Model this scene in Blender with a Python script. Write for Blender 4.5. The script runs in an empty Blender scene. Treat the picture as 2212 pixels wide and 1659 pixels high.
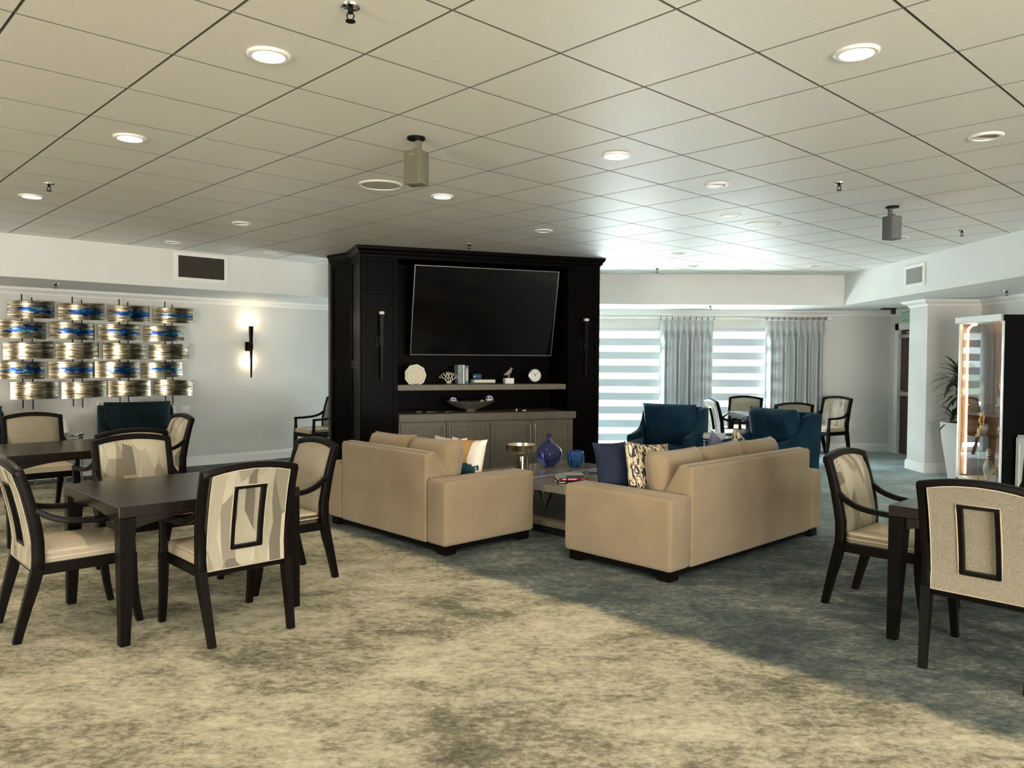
import bpy, bmesh, math, random
from mathutils import Vector, Matrix

SC = bpy.context.scene
COL = SC.collection
random.seed(7)
PI = math.pi

# ------------------------------------------------------------------ camera
CAM_H = 1.57
PITCH, ROLL, FPX = -0.03082, 0.005355, 1698.0
cd = bpy.data.cameras.new('camera')
cd.sensor_fit = 'HORIZONTAL'
cd.sensor_width = 36.0
cd.lens = 36.0 * FPX / 2212.0
cd.clip_start = 0.05
cd.clip_end = 300
cam = bpy.data.objects.new('camera', cd)
COL.objects.link(cam)
_f = Vector((0, math.cos(PITCH), math.sin(PITCH)))
_r0 = Vector((1, 0, 0))
_u0 = _r0.cross(_f)
_r = _r0 * math.cos(ROLL) + _u0 * math.sin(ROLL)
_u = _u0 * math.cos(ROLL) - _r0 * math.sin(ROLL)
_m = Matrix((_r, _u, -_f)).transposed().to_4x4()
_m.translation = Vector((0, 0, CAM_H))
cam.matrix_world = _m
SC.camera = cam

# ------------------------------------------------------------------ world, sun, daylight, exposure
SC.view_settings.view_transform = 'Standard'
SC.view_settings.look = 'None'
SC.view_settings.gamma = 1.0
SC.view_settings.use_curve_mapping = False
SC.view_settings.exposure = 0.46
w = bpy.data.worlds.new('sky')
SC.world = w
w.use_nodes = True
bg = w.node_tree.nodes['Background']
bg.inputs[0].default_value = (0.80, 0.90, 1.0, 1)
bg.inputs[1].default_value = 2.2


def lamp(name, kind, loc, energy, color=(1, 1, 1), direction=None, parent=None, **kw):
    d = bpy.data.lights.new(name, kind)
    d.energy = energy
    d.color = color
    for k, v in kw.items():
        setattr(d, k, v)
    o = bpy.data.objects.new(name, d)
    COL.objects.link(o)
    o.location = loc
    if direction is not None:
        o.rotation_euler = Vector(direction).to_track_quat('-Z', 'Y').to_euler()
    if parent:
        o.parent = parent
    return o


SUN = lamp('sun', 'SUN', (6, 22, 12), 10.0, (1.0, 0.96, 0.88), direction=(-0.35, -1.0, -0.85), angle=0.01)
# sky light arriving at the far windows from above, and an added lamp for light thrown up by the paving
DAY = lamp('window_daylight', 'AREA', (1.9, 15.6, 3.9), 9000, (0.86, 0.94, 1.0), direction=(0, -1.0, -0.75),
           shape='RECTANGLE', size=9.0, size_y=2.2)
FILL_UP = lamp('paving_uplight_fill', 'AREA', (1.9, 15.3, 0.05), 5000, (0.90, 0.96, 1.0), direction=(0, -1.0, 0.62),
              shape='RECTANGLE', size=8.0, size_y=1.8)
# unseen fill lamps added behind the camera to brighten the room
FILL_BACK = lamp('rear_fill', 'AREA', (3.7, -4.9, 2.3), 420, (1.0, 0.94, 0.83), direction=(-0.25, 1, -0.35),
                shape='RECTANGLE', size=5.0, size_y=2.2)
FILL_BACK_UP = lamp('rear_up_fill', 'AREA', (3.7, -5.0, 0.2), 720, (1.0, 0.94, 0.83), direction=(-0.25, 1, 0.5),
                   shape='RECTANGLE', size=5.0, size_y=2.0)

FILL_LEFT_UP = lamp('rear_left_up_fill', 'AREA', (-6.6, -5.0, 0.2), 800, (1.0, 0.93, 0.80), direction=(0.2, 1, 0.62),
                   shape='RECTANGLE', size=3.4, size_y=2.0)  # added unseen lamp that lifts the left side of the ceiling

# ------------------------------------------------------------------ frames of reference
G = 0.810008
AX = Vector((-math.cos(G), math.sin(G)))      # "a": to the far left along the tile grid
BX = Vector((math.sin(G), math.cos(G)))       # "b": to the far right
FACE_A, FACE_B = PI / 2 - G, -G               # rotation that turns local +Y to +a / +b
FACE_NA, FACE_NB = FACE_A + PI, FACE_B + PI


def ab(a, b, z=0.0):
    v = AX * a + BX * b
    return (v.x, v.y, z)


def facing(dx, dy):
    return math.atan2(-dx, dy)


CEIL, LOW = 2.921, 2.45
WY, WX = 13.75, 6.6          # window wall, right wall
SA, WA = 10.04, 11.45        # soffit face and wall on the left (a)
SX, SY = 5.2, 12.35          # soffit faces right / far
REAR, LEFT = -4.0, -9.0
TILE, A0, B0 = 0.61, 1.790, 2.566

# ------------------------------------------------------------------ geometry helpers: (verts, faces)


def join(*gs):
    V, F = [], []
    for g in gs:
        n = len(V)
        V += list(g[0])
        F += [tuple(i + n for i in f) for f in g[1]]
    return V, F


def xf(g, loc=(0, 0, 0), rot=(0, 0, 0), scale=(1, 1, 1)):
    from mathutils import Euler
    m = Matrix.Translation(Vector(loc)) @ Euler(rot, 'XYZ').to_matrix().to_4x4() @ Matrix.Diagonal((*scale, 1))
    return [tuple(m @ Vector(v)) for v in g[0]], g[1]


def box(x0, x1, y0, y1, z0, z1):
    V = [(x0, y0, z0), (x1, y0, z0), (x1, y1, z0), (x0, y1, z0), (x0, y0, z1), (x1, y0, z1), (x1, y1, z1), (x0, y1, z1)]
    return V, [(3, 2, 1, 0), (4, 5, 6, 7), (0, 1, 5, 4), (1, 2, 6, 5), (2, 3, 7, 6), (3, 0, 4, 7)]


def rbox(x0, x1, y0, y1, z0, z1, r=0.02, seg=3, puff=0.0):
    bm = bmesh.new()
    V, F = box(x0, x1, y0, y1, z0, z1)
    vs = [bm.verts.new(v) for v in V]
    for f in F:
        bm.faces.new([vs[i] for i in f])
    r = min(r, 0.49 * min(x1 - x0, y1 - y0, z1 - z0))
    if puff:
        bmesh.ops.subdivide_edges(bm, edges=bm.edges[:], cuts=5, use_grid_fill=True)
        cx, cy = (x0 + x1) / 2, (y0 + y1) / 2
        for v in bm.verts:
            if v.co.z > z1 - 1e-6:
                u = (v.co.x - cx) / (x1 - x0) * 2
                t = (v.co.y - cy) / (y1 - y0) * 2
                v.co.z += puff * (1 - u * u) * (1 - t * t)
        es = [e for e in bm.edges if len(e.link_faces) == 2 and e.calc_face_angle(0) > 1.0]
    else:
        es = bm.edges[:]
    bmesh.ops.bevel(bm, geom=es, offset=r, segments=seg, profile=0.5, affect='EDGES')
    bm.verts.ensure_lookup_table()
    bm.verts.index_update()
    out = [tuple(v.co) for v in bm.verts], [tuple(v.index for v in f.verts) for f in bm.faces]
    bm.free()
    return out


def prism(poly, z0, z1):
    n = len(poly)
    V = [(p[0], p[1], z0) for p in poly] + [(p[0], p[1], z1) for p in poly]
    F = [tuple(range(n - 1, -1, -1)), tuple(range(n, 2 * n))]
    F += [(i, (i + 1) % n, n + (i + 1) % n, n + i) for i in range(n)]
    return V, F


def prism_yz(poly, x0, x1):       # poly of (y, z), extruded along x
    V, F = prism(poly, x0, x1)
    return [(v[2], v[0], v[1]) for v in V], F


def prism_xz(poly, y0, y1):       # poly of (x, z), extruded along y
    V, F = prism(poly, y0, y1)
    return [(v[0], v[2], v[1]) for v in V], [tuple(reversed(f)) for f in F]


def bevel(g, r=0.01, seg=2, ang=0.6):
    bm = bmesh.new()
    vs = [bm.verts.new(v) for v in g[0]]
    for f in g[1]:
        try:
            bm.faces.new([vs[i] for i in f])
        except ValueError:
            pass
    bmesh.ops.recalc_face_normals(bm, faces=bm.faces[:])
    es = [e for e in bm.edges if len(e.link_faces) == 2 and abs(e.calc_face_angle(0)) > ang]
    bmesh.ops.bevel(bm, geom=es, offset=r, segments=seg, profile=0.5, affect='EDGES', clamp_overlap=True)
    bm.verts.index_update()
    out = [tuple(v.co) for v in bm.verts], [tuple(v.index for v in f.verts) for f in bm.faces]
    bm.free()
    return out


def loft(rings, cap=True, closed=True):
    n = len(rings[0])
    V = [p for r in rings for p in r]
    F = []
    for k in range(len(rings) - 1):
        for i in range(n if closed else n - 1):
            j = (i + 1) % n
            F.append((k * n + i, k * n + j, (k + 1) * n + j, (k + 1) * n + i))
    if cap:
        F.append(tuple(range(n - 1, -1, -1)))
        F.append(tuple((len(rings) - 1) * n + i for i in range(n)))
    return V, F


def tube(pts, r, seg=8, cap=True, closed=False):
    pts = [Vector(p) for p in pts]
    rr = r if isinstance(r, (list, tuple)) else [r] * len(pts)
    n = len(pts)
    rings = []
    up = None
    for i, p in enumerate(pts):
        if closed:
            t = (pts[(i + 1) % n] - pts[i - 1])
        else:
            t = (pts[min(i + 1, n - 1)] - pts[max(i - 1, 0)])
        t.normalize()
        if up is None:
            up = Vector((0, 0, 1)) if abs(t.z) < 0.9 else Vector((0, 1, 0))
        s = t.cross(up)
        if s.length < 1e-5:
            s = t.orthogonal()
        s.normalize()
        up = s.cross(t).normalized()
        rings.append([tuple(p + (s * math.cos(q) + up * math.sin(q)) * rr[i]) for q in [2 * PI * k / seg for k in range(seg)]])
    if closed:
        V = [p for q in rings for p in q]
        F = []
        for k in range(n):
            k2 = (k + 1) % n
            for i in range(seg):
                j = (i + 1) % seg
                F.append((k * seg + i, k * seg + j, k2 * seg + j, k2 * seg + i))
        return V, F
    return loft(rings, cap)


def strip(pts, w, h, wdir=(1, 0, 0)):
    """rectangular bar along a path; w along wdir, h along the third direction (numbers or lists)"""
    pts = [Vector(p) for p in pts]
    n = len(pts)
    ww = w if isinstance(w, (list, tuple)) else [w] * n
    hh = h if isinstance(h, (list, tuple)) else [h] * n
    wd = Vector(wdir).normalized()
    rings = []
    for i, p in enumerate(pts):
        t = (pts[min(i + 1, n - 1)] - pts[max(i - 1, 0)]).normalized()
        s = (wd - t * wd.dot(t)).normalized()
        k = t.cross(s).normalized()
        a, b = ww[i] / 2, hh[i] / 2
        rings.append([tuple(p + s * x + k * y) for x, y in ((-a, -b), (a, -b), (a, b), (-a, b))])
    return loft(rings)


def lathe(prof, seg=24, loc=(0, 0, 0)):
    rings = []
    for r, z in prof:
        rings.append([(loc[0] + r * math.cos(2 * PI * k / seg), loc[1] + r * math.sin(2 * PI * k / seg), loc[2] + z) for k in range(seg)])
    return loft(rings, cap=True)


def sphere(r, loc=(0, 0, 0), seg=16, sc=(1, 1, 1)):
    n = seg // 2
    prof = [(max(1e-4, r * math.sin(PI * k / n)), -r * math.cos(PI * k / n)) for k in range(n + 1)]
    return xf(lathe(prof, seg), loc, (0, 0, 0), sc)


def smooth_path(pts, n=4):
    P = [Vector(p) for p in pts]
    out = []
    for i in range(len(P) - 1):
        p0, p1, p2, p3 = P[max(i - 1, 0)], P[i], P[i + 1], P[min(i + 2, len(P) - 1)]
        for k in range(n):
            t = k / n
            out.append(0.5 * ((2 * p1) + (p2 - p0) * t + (2 * p0 - 5 * p1 + 4 * p2 - p3) * t * t + (3 * p1 - p0 - 3 * p2 + p3) * t ** 3))
    out.append(P[-1])
    return out


def interp(tab, z):
    for (z0, y0), (z1, y1) in zip(tab, tab[1:]):
        if z <= z1:
            t = (z - z0) / (z1 - z0)
            t = max(0, t)
            return y0 + (y1 - y0) * t
    return tab[-1][1]


def cushion(wd, ht, th, n=12, pinch=0.06, p=2.6):
    """pillow standing in the XZ plane, centred"""
    V, idx = [], {}
    F = []
    for s in (1, -1):
        for i in range(n + 1):
            for j in range(n + 1):
                u, v = -1 + 2 * i / n, -1 + 2 * j / n
                edge = i in (0, n) or j in (0, n)
                if s == -1 and edge:
                    idx[(s, i, j)] = idx[(1, i, j)]
                    continue
                k = (max(0, 1 - abs(u) ** p) * max(0, 1 - abs(v) ** p)) ** 0.42
                x = u * (1 - pinch * (1 - v * v)) * wd / 2
                z = v * (1 - pinch * (1 - u * u)) * ht / 2
                idx[(s, i, j)] = len(V)
                V.append((x, s * k * th / 2, z))
        for i in range(n):
            for j in range(n):
                q = (idx[(s, i, j)], idx[(s, i + 1, j)], idx[(s, i + 1, j + 1)], idx[(s, i, j + 1)])
                F.append(q if s == -1 else tuple(reversed(q)))
    return V, F


# ------------------------------------------------------------------ objects


def obj(name, g, mat, parent=None, smooth=35, loc=None, rot=None):
    me = bpy.data.meshes.new(name)
    me.from_pydata([tuple(v) for v in g[0]], [], g[1])
    bm = bmesh.new()
    bm.from_mesh(me)
    bmesh.ops.recalc_face_normals(bm, faces=bm.faces[:])
    bm.to_mesh(me)
    bm.free()
    if smooth:
        me.shade_smooth()
        me.set_sharp_from_angle(angle=math.radians(smooth))
    me.materials.append(mat)
    o = bpy.data.objects.new(name, me)
    COL.objects.link(o)
    if parent is not None:
        o.parent = parent
    if loc is not None:
        o.location = loc
    if rot is not None:
        o.rotation_euler = rot
    return o


def tag(o, label, cat, group=None):
    o['label'] = label
    o['category'] = cat
    if group:
        o['group'] = group
    return o


def thing(name, label, cat, loc=(0, 0, 0), rz=0.0, group=None):
    o = bpy.data.objects.new(name, None)
    o.empty_display_size = 0.1
    COL.objects.link(o)
    o.location = loc
    o.rotation_euler = (0, 0, rz)
    return tag(o, label, cat, group)


def struct(name, g, mat, smooth=35):
    o = obj(name, g, mat, None, smooth)
    o['kind'] = 'structure'
    return o


def dup(root, loc, rz, label, group=None):
    r = root.copy()
    COL.objects.link(r)
    r.location = loc
    r.rotation_euler = (0, 0, rz)
    r['label'] = label
    if group:
        r['group'] = group

    def rec(src, dst):
        for ch in [c for c in src.children]:
            c = ch.copy()
            COL.objects.link(c)
            c.parent = dst
            rec(ch, c)
    rec(root, r)
    return r


# ------------------------------------------------------------------ materials


class NT:
    def __init__(self, name):
        self.m = bpy.data.materials.new(name)
        self.m.use_nodes = True
        self.t = self.m.node_tree
        self.p = self.t.nodes['Principled BSDF']
        self.out = self.t.nodes['Material Output']

    def n(self, kind, **kw):
        nd = self.t.nodes.new(kind)
        for k, v in kw.items():
            if k.startswith('i_'):
                key = k[2:]
                key = int(key) if key.isdigit() else key.replace('_', ' ')
                nd.inputs[key].default_value = v
            else:
                setattr(nd, k, v)
        return nd

    def l(self, a, b):
        self.t.links.new(a, b)

    def ramp(self, src, stops, interp='LINEAR'):
        r = self.t.nodes.new('ShaderNodeValToRGB')
        r.color_ramp.interpolation = interp
        e = r.color_ramp.elements
        while len(e) > 1:
            e.remove(e[-1])
        e[0].position, e[0].color = stops[0][0], (*stops[0][1], 1)
        for p, c in stops[1:]:
            x = e.new(p)
            x.color = (*c, 1)
        if src is not None:
            self.l(src, r.inputs[0])
        return r.outputs[0]

    def coord(self, kind='Object', scale=(1, 1, 1), rot=(0, 0, 0), loc=(0, 0, 0), rand=False):
        tc = self.t.nodes.new('ShaderNodeTexCoord')
        mp = self.t.nodes.new('ShaderNodeMapping')
        mp.inputs['Scale'].default_value = scale
        mp.inputs['Rotation'].default_value = rot
        mp.inputs['Location'].default_value = loc
        src = tc.outputs[kind]
        if rand:
            oi = self.t.nodes.new('ShaderNodeObjectInfo')
            ml = self.t.nodes.new('ShaderNodeMath')
            ml.operation = 'MULTIPLY'
            ml.inputs[1].default_value = 37.0
            self.l(oi.outputs['Random'], ml.inputs[0])
            ad = self.t.nodes.new('ShaderNodeVectorMath')
            ad.operation = 'ADD'
            self.l(src, ad.inputs[0])
            self.l(ml.outputs[0], ad.inputs[1])
            src = ad.outputs[0]
        self.l(src, mp.inputs['Vector'])
        return mp.outputs[0]

    def noise(self, vec, scale, detail=4, rough=0.55, dist=0.0):
        nd = self.n('ShaderNodeTexNoise')
        nd.inputs['Scale'].default_value = scale
        nd.inputs['Detail'].default_value = detail
        nd.inputs['Roughness'].default_value = rough
        nd.inputs['Distortion'].default_value = dist
        if vec is not None:
            self.l(vec, nd.inputs['Vector'])
        return nd.outputs[0]

    def math(self, op, a, b=None, c=None):
        nd = self.n('ShaderNodeMath', operation=op)
        for i, v in enumerate((a, b, c)):
            if v is None:
                continue
            if isinstance(v, (int, float)):
                nd.inputs[i].default_value = v
            else:
                self.l(v, nd.inputs[i])
        return nd.outputs[0]

    def mix(self, fac, a, b, blend='MIX'):
        nd = self.n('ShaderNodeMix', data_type='RGBA', blend_type=blend)
        if isinstance(fac, (int, float)):
            nd.inputs[0].default_value = fac
        else:
            self.l(fac, nd.inputs[0])
        for i, v in ((6, a), (7, b)):
            if isinstance(v, tuple):
                nd.inputs[i].default_value = (*v, 1)
            else:
                self.l(v, nd.inputs[i])
        return nd.outputs[2]

    def bump(self, h, strength=0.3, dist=0.01):
        b = self.n('ShaderNodeBump')
        b.inputs['Strength'].default_value = strength
        b.inputs['Distance'].default_value = dist
        self.l(h, b.inputs['Height'])
        self.l(b.outputs[0], self.p.inputs['Normal'])

    def base(self, c):
        if isinstance(c, tuple):
            self.p.inputs['Base Color'].default_value = (*c, 1)
        else:
            self.l(c, self.p.inputs['Base Color'])

    def set(self, **kw):
        for k, v in kw.items():
            self.p.inputs[k.replace('_', ' ')].default_value = v
        return self


def plain(name, col, rough=0.5, metal=0.0, vary=0.0, vscale=8.0, **kw):
    m = NT(name)
    m.set(Roughness=rough, Metallic=metal, **kw)
    if vary:
        nz = m.noise(m.coord(), vscale, 4)
        lo = tuple(c * (1 - vary) for c in col)
        hi = tuple(min(1, c * (1 + vary)) for c in col)
        m.base(m.ramp(nz, [(0.3, lo), (0.7, hi)]))
    else:
        m.base(col)
    return m.m


def emit(name, col, strength):
    m = NT(name)
    m.base((0, 0, 0))
    m.p.inputs['Emission Color'].default_value = (*col, 1)
    m.p.inputs['Emission Strength'].default_value = strength
    return m.m


M = {}
M['wall'] = plain('wall_paint', (0.63, 0.62, 0.58), 0.7, vary=0.02, vscale=3)
M['white_trim'] = plain('white_trim_paint', (0.80, 0.79, 0.75), 0.4)
M['soffit'] = plain('soffit_paint', (0.70, 0.70, 0.665), 0.65, vary=0.02, vscale=3)


def mk_ceiling():
    m = NT('ceiling_tile')
    v = m.coord()
    fine = m.noise(v, 170, 2, 0.6)
    c = m.mix(m.ramp(fine, [(0.35, (0, 0, 0)), (0.7, (1, 1, 1))]), (0.66, 0.64, 0.58), (0.75, 0.73, 0.67))
    m.base(c)
    m.set(Roughness=0.5)
    m.p.inputs['Specular IOR Level'].default_value = 0.45
    m.bump(fine, 0.25, 0.003)
    return m.m


M['ceiling'] = mk_ceiling()
M['groove_shade'] = plain('shaded_grid_bar', (0.20, 0.19, 0.155), 0.6)  # grid bars darkened: the shade of the tile grooves put into the colour


def mk_carpet():
    m = NT('mottled_carpet')
    v = m.coord(rot=(0, 0, -(PI / 2 - G)))       # x -> along b, y -> along a
    vs = m.coord(rot=(0, 0, 0), scale=(0.75, 1.15, 1))
    sx = m.n('ShaderNodeSeparateXYZ')
    m.l(v, sx.inputs[0])
    b, a = sx.outputs[0], sx.outputs[1]
    big = m.noise(vs, 1.5, 9, 0.68, 0.4)
    mid = m.noise(vs, 5.5, 8, 0.76, 0.3)
    fine = m.noise(m.coord(scale=(0.8, 1.2, 1)), 24, 5, 0.8)
    grit = m.noise(m.coord(), 230, 2, 0.7)
    f = m.math('ADD', m.math('MULTIPLY', big, 0.58), m.math('MULTIPLY', mid, 0.42))
    f = m.math('ADD', f, m.math('MULTIPLY', m.math('SUBTRACT', fine, 0.5), 0.55))
    light = m.ramp(f, [(0.33, (0.10, 0.097, 0.072)), (0.43, (0.215, 0.205, 0.152)), (0.50, (0.39, 0.366, 0.278)), (0.63, (0.61, 0.575, 0.45))])
    dark = m.ramp(f, [(0.36, (0.040, 0.053, 0.056)), (0.47, (0.080, 0.100, 0.100)), (0.56, (0.150, 0.170, 0.158)), (0.66, (0.36, 0.36, 0.31))])
    blue = m.ramp(f, [(0.36, (0.19, 0.27, 0.28)), (0.50, (0.36, 0.44, 0.445)), (0.64, (0.55, 0.60, 0.58))])  # bluish far zone, paled to carry window glare in its colour
    # dark band right of b=3.75, and along the left wall
    wob = m.math('MULTIPLY', m.math('SUBTRACT', m.noise(m.coord(), 2.6, 6, 0.7), 0.5), 0.34)
    bb = m.math('ADD', b, wob)
    aa = m.math('ADD', a, wob)
    k1 = m.n('ShaderNodeMapRange', i_1=3.69, i_2=3.81)
    m.l(bb, k1.inputs[0])
    k2 = m.n('ShaderNodeMapRange', i_1=10.95, i_2=11.05)
    m.l(aa, k2.inputs[0])
    k3 = m.n('ShaderNodeMapRange', i_1=6.4, i_2=8.0)
    m.l(bb, k3.inputs[0])
    c = m.mix(m.math('MAXIMUM', k1.outputs[0], k2.outputs[0]), light, dark)
    c = m.mix(k3.outputs[0], c, blue)
    c = m.mix(m.math('MULTIPLY', grit, 0.55), c, (0.0, 0.0, 0.0))
    c = m.mix(1.0, c, (1.38, 1.38, 1.38), 'MULTIPLY')
    m.base(c)
    m.set(Roughness=0.95)
    m.p.inputs['Specular IOR Level'].default_value = 0.15
    m.bump(m.math('ADD', grit, fine), 0.5, 0.006)
    return m.m


M['carpet'] = mk_carpet()


def mk_wood(name, dark, light, rough=0.3, spec=0.5):
    m = NT(name)
    nz = m.noise(m.coord(scale=(9, 1.2, 1.2)), 6, 5, 0.6, 0.6)
    m.base(m.ramp(nz, [(0.3, dark), (0.75, light)]))
    m.set(Roughness=rough)
    m.p.inputs['Specular IOR Level'].default_value = spec
    return m.m


M['espresso'] = mk_wood('espresso_wood', (0.0022, 0.0015, 0.0012), (0.005, 0.0033, 0.0025), 0.36, 0.12)
M['table_wood'] = mk_wood('table_espresso_wood', (0.006, 0.004, 0.003), (0.014, 0.0092, 0.0063), 0.24, 0.40)
M['unit_wood'] = mk_wood('media_wall_wood', (0.0016, 0.0012, 0.0012), (0.004, 0.0027, 0.0024), 0.36, 0.04)
M['cab_wood'] = mk_wood('taupe_cabinet_wood', (0.115, 0.098, 0.070), (0.185, 0.158, 0.115), 0.45)


def mk_tweed():
    m = NT('woven_tweed')
    w1 = m.n('ShaderNodeTexWave', wave_type='BANDS', bands_direction='X', i_Scale=55, i_Distortion=3.0, i_Detail=2.0, i_Detail_Scale=3.0)
    m.l(m.coord(), w1.inputs['Vector'])
    w2 = m.n('ShaderNodeTexWave', wave_type='BANDS', bands_direction='Z', i_Scale=75, i_Distortion=4.0, i_Detail=2.0, i_Detail_Scale=3.0)
    m.l(m.coord(), w2.inputs['Vector'])
    nz = m.noise(m.coord(), 120, 3, 0.7)
    f = m.math('ADD', m.math('MULTIPLY', w1.outputs['Fac'], 0.35), m.math('MULTIPLY', w2.outputs['Fac'], 0.35))
    f = m.math('ADD', f, m.math('MULTIPLY', nz, 0.5))
    m.base(m.ramp(f, [(0.30, (0.085, 0.07, 0.046)), (0.55, (0.24, 0.207, 0.147)), (0.85, (0.40, 0.355, 0.265))]))
    m.set(Roughness=0.9)
    m.bump(f, 0.5, 0.004)
    return m.m


def mk_geo():
    m = NT('angular_weave')
    v1 = m.coord(rot=(0.0, 0.5, 0.3), scale=(1.3, 0.05, 0.40), rand=True)
    v2 = m.coord(rot=(0.0, -0.45, 0.2), scale=(1.3, 0.05, 0.34), rand=True)
    a = m.n('ShaderNodeTexVoronoi', feature='F1', distance='EUCLIDEAN', i_Scale=9.0)
    m.l(v1, a.inputs['Vector'])
    b = m.n('ShaderNodeTexVoronoi', feature='F1', distance='EUCLIDEAN', i_Scale=7.0)
    m.l(v2, b.inputs['Vector'])
    s1, s2 = m.n('ShaderNodeSeparateColor'), m.n('ShaderNodeSeparateColor')
    m.l(a.outputs['Color'], s1.inputs[0])
    m.l(b.outputs['Color'], s2.inputs[0])
    f = m.math('ADD', m.math('MULTIPLY', s1.outputs[0], 0.55), m.math('MULTIPLY', s2.outputs[1], 0.45))
    col = m.ramp(f, [(0.0, (0.13, 0.115, 0.082)), (0.30, (0.23, 0.205, 0.148)), (0.43, (0.33, 0.297, 0.22)), (0.56, (0.41, 0.375, 0.285)), (0.74, (0.27, 0.24, 0.175))], 'CONSTANT')
    wv = m.n('ShaderNodeTexWave', wave_type='BANDS', bands_direction='DIAGONAL', i_Scale=70, i_Distortion=0.0)
    m.l(m.coord(rot=(0, 0.5, 0)), wv.inputs['Vector'])
    lines = m.math('MULTIPLY', m.math('GREATER_THAN', s1.outputs[2], 0.5), wv.outputs['Fac'])
    nz = m.noise(m.coord(), 150, 2)
    col = m.mix(m.math('MULTIPLY', lines, 0.55), col, (0.66, 0.60, 0.46))
    col = m.mix(m.math('MULTIPLY', nz, 0.25), col, (0.20, 0.18, 0.13))
    m.base(col)
    m.set(Roughness=0.75)
    m.bump(nz, 0.2, 0.002)
    return m.m


M['tweed'] = mk_tweed()
M['geo'] = mk_geo()
M['vinyl'] = plain('cream_vinyl', (0.53, 0.45, 0.33), 0.36, vary=0.05, vscale=5)
M['piping'] = plain('cream_piping', (0.48, 0.42, 0.31), 0.6)


def mk_suede():
    m = NT('tan_microsuede')
    nz = m.noise(m.coord(), 3.0, 5, 0.6)
    fz = m.noise(m.coord(), 260, 2)
    c = m.ramp(nz, [(0.3, (0.235, 0.175, 0.108)), (0.7, (0.30, 0.226, 0.142))])
    m.base(c)
    m.set(Roughness=0.85)
    m.p.inputs['Sheen Weight'].default_value = 0.25
    m.p.inputs['Sheen Roughness'].default_value = 0.5
    m.p.inputs['Specular IOR Level'].default_value = 0.2
    m.bump(fz, 0.15, 0.002)
    return m.m


def mk_velvet(name, lo, hi, sheen=(0.10, 0.35, 0.5), sw=0.5):
    m = NT(name)
    nz = m.noise(m.coord(), 5.0, 5, 0.6, 0.5)
    m.base(m.ramp(nz, [(0.35, lo), (0.7, hi)]))
    m.set(Roughness=0.8)
    m.p.inputs['Sheen Weight'].default_value = sw
    m.p.inputs['Sheen Roughness'].default_value = 0.35
    m.p.inputs['Sheen Tint'].default_value = (*sheen, 1)
    m.p.inputs['Specular IOR Level'].default_value = 0.2
    return m.m


M['suede'] = mk_suede()
M['velvet'] = mk_velvet('blue_velvet', (0.002, 0.016, 0.036), (0.006, 0.036, 0.070), sw=0.35)
M['dark_velvet'] = mk_velvet('deep_teal_velvet', (0.002, 0.008, 0.011), (0.005, 0.020, 0.026), (0.05, 0.2, 0.25), 0.25)
M['navy'] = mk_velvet('navy_cotton', (0.010, 0.016, 0.035), (0.018, 0.026, 0.052), (0.3, 0.35, 0.5), 0.15)
M['lilac'] = mk_velvet('grey_lilac_cotton', (0.13, 0.14, 0.22), (0.19, 0.20, 0.30), (0.6, 0.6, 0.8), 0.2)
M['chrome'] = plain('chrome', (0.82, 0.82, 0.82), 0.08, 1.0)
M['nickel'] = plain('brushed_nickel', (0.62, 0.60, 0.55), 0.28, 1.0)
M['champagne'] = plain('champagne_metal', (0.60, 0.52, 0.42), 0.16, 1.0, vary=0.15)
M['bronze'] = plain('dark_bronze', (0.0035, 0.003, 0.0028), 0.4, 0.0, **{'Specular IOR Level': 0.12})
M['black'] = plain('black_plastic', (0.008, 0.008, 0.009), 0.4)
M['black_panel'] = plain('black_laminate', (0.003, 0.003, 0.0033), 0.5, **{'Specular IOR Level': 0.08})
M['screen'] = plain('tv_screen', (0.0015, 0.0015, 0.002), 0.12)
M['white'] = plain('white_paint', (0.80, 0.79, 0.76), 0.4)
M['ceramic'] = plain('cream_ceramic', (0.74, 0.68, 0.55), 0.5)
M['grey_plastic'] = plain('grey_plastic', (0.15, 0.135, 0.10), 0.5)
M['dark_grey'] = plain('dark_grey_plastic', (0.10, 0.105, 0.10), 0.5)
M['glass'] = None


def mk_thin_glass(name, tint=(1, 1, 1), refl=0.07):
    m = NT(name)
    tr = m.n('ShaderNodeBsdfTransparent')
    tr.inputs[0].default_value = (*tint, 1)
    gl = m.n('ShaderNodeBsdfGlossy')
    gl.inputs['Roughness'].default_value = 0.02
    mx = m.n('ShaderNodeMixShader')
    mx.inputs[0].default_value = refl
    m.l(tr.outputs[0], mx.inputs[1])
    m.l(gl.outputs[0], mx.inputs[2])
    m.l(mx.outputs[0], m.out.inputs[0])
    return m.m


M['glass'] = mk_thin_glass('clear_glass', (0.97, 0.99, 0.98))
M['door_glass'] = mk_thin_glass('reflective_door_glass', (0.95, 0.98, 0.97), 0.20)
M['shelf_glass'] = mk_thin_glass('shelf_glass', (0.75, 0.90, 0.84), 0.15)
M['mirror'] = plain('mirror', (0.86, 0.89, 0.88), 0.01, 1.0)


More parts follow.
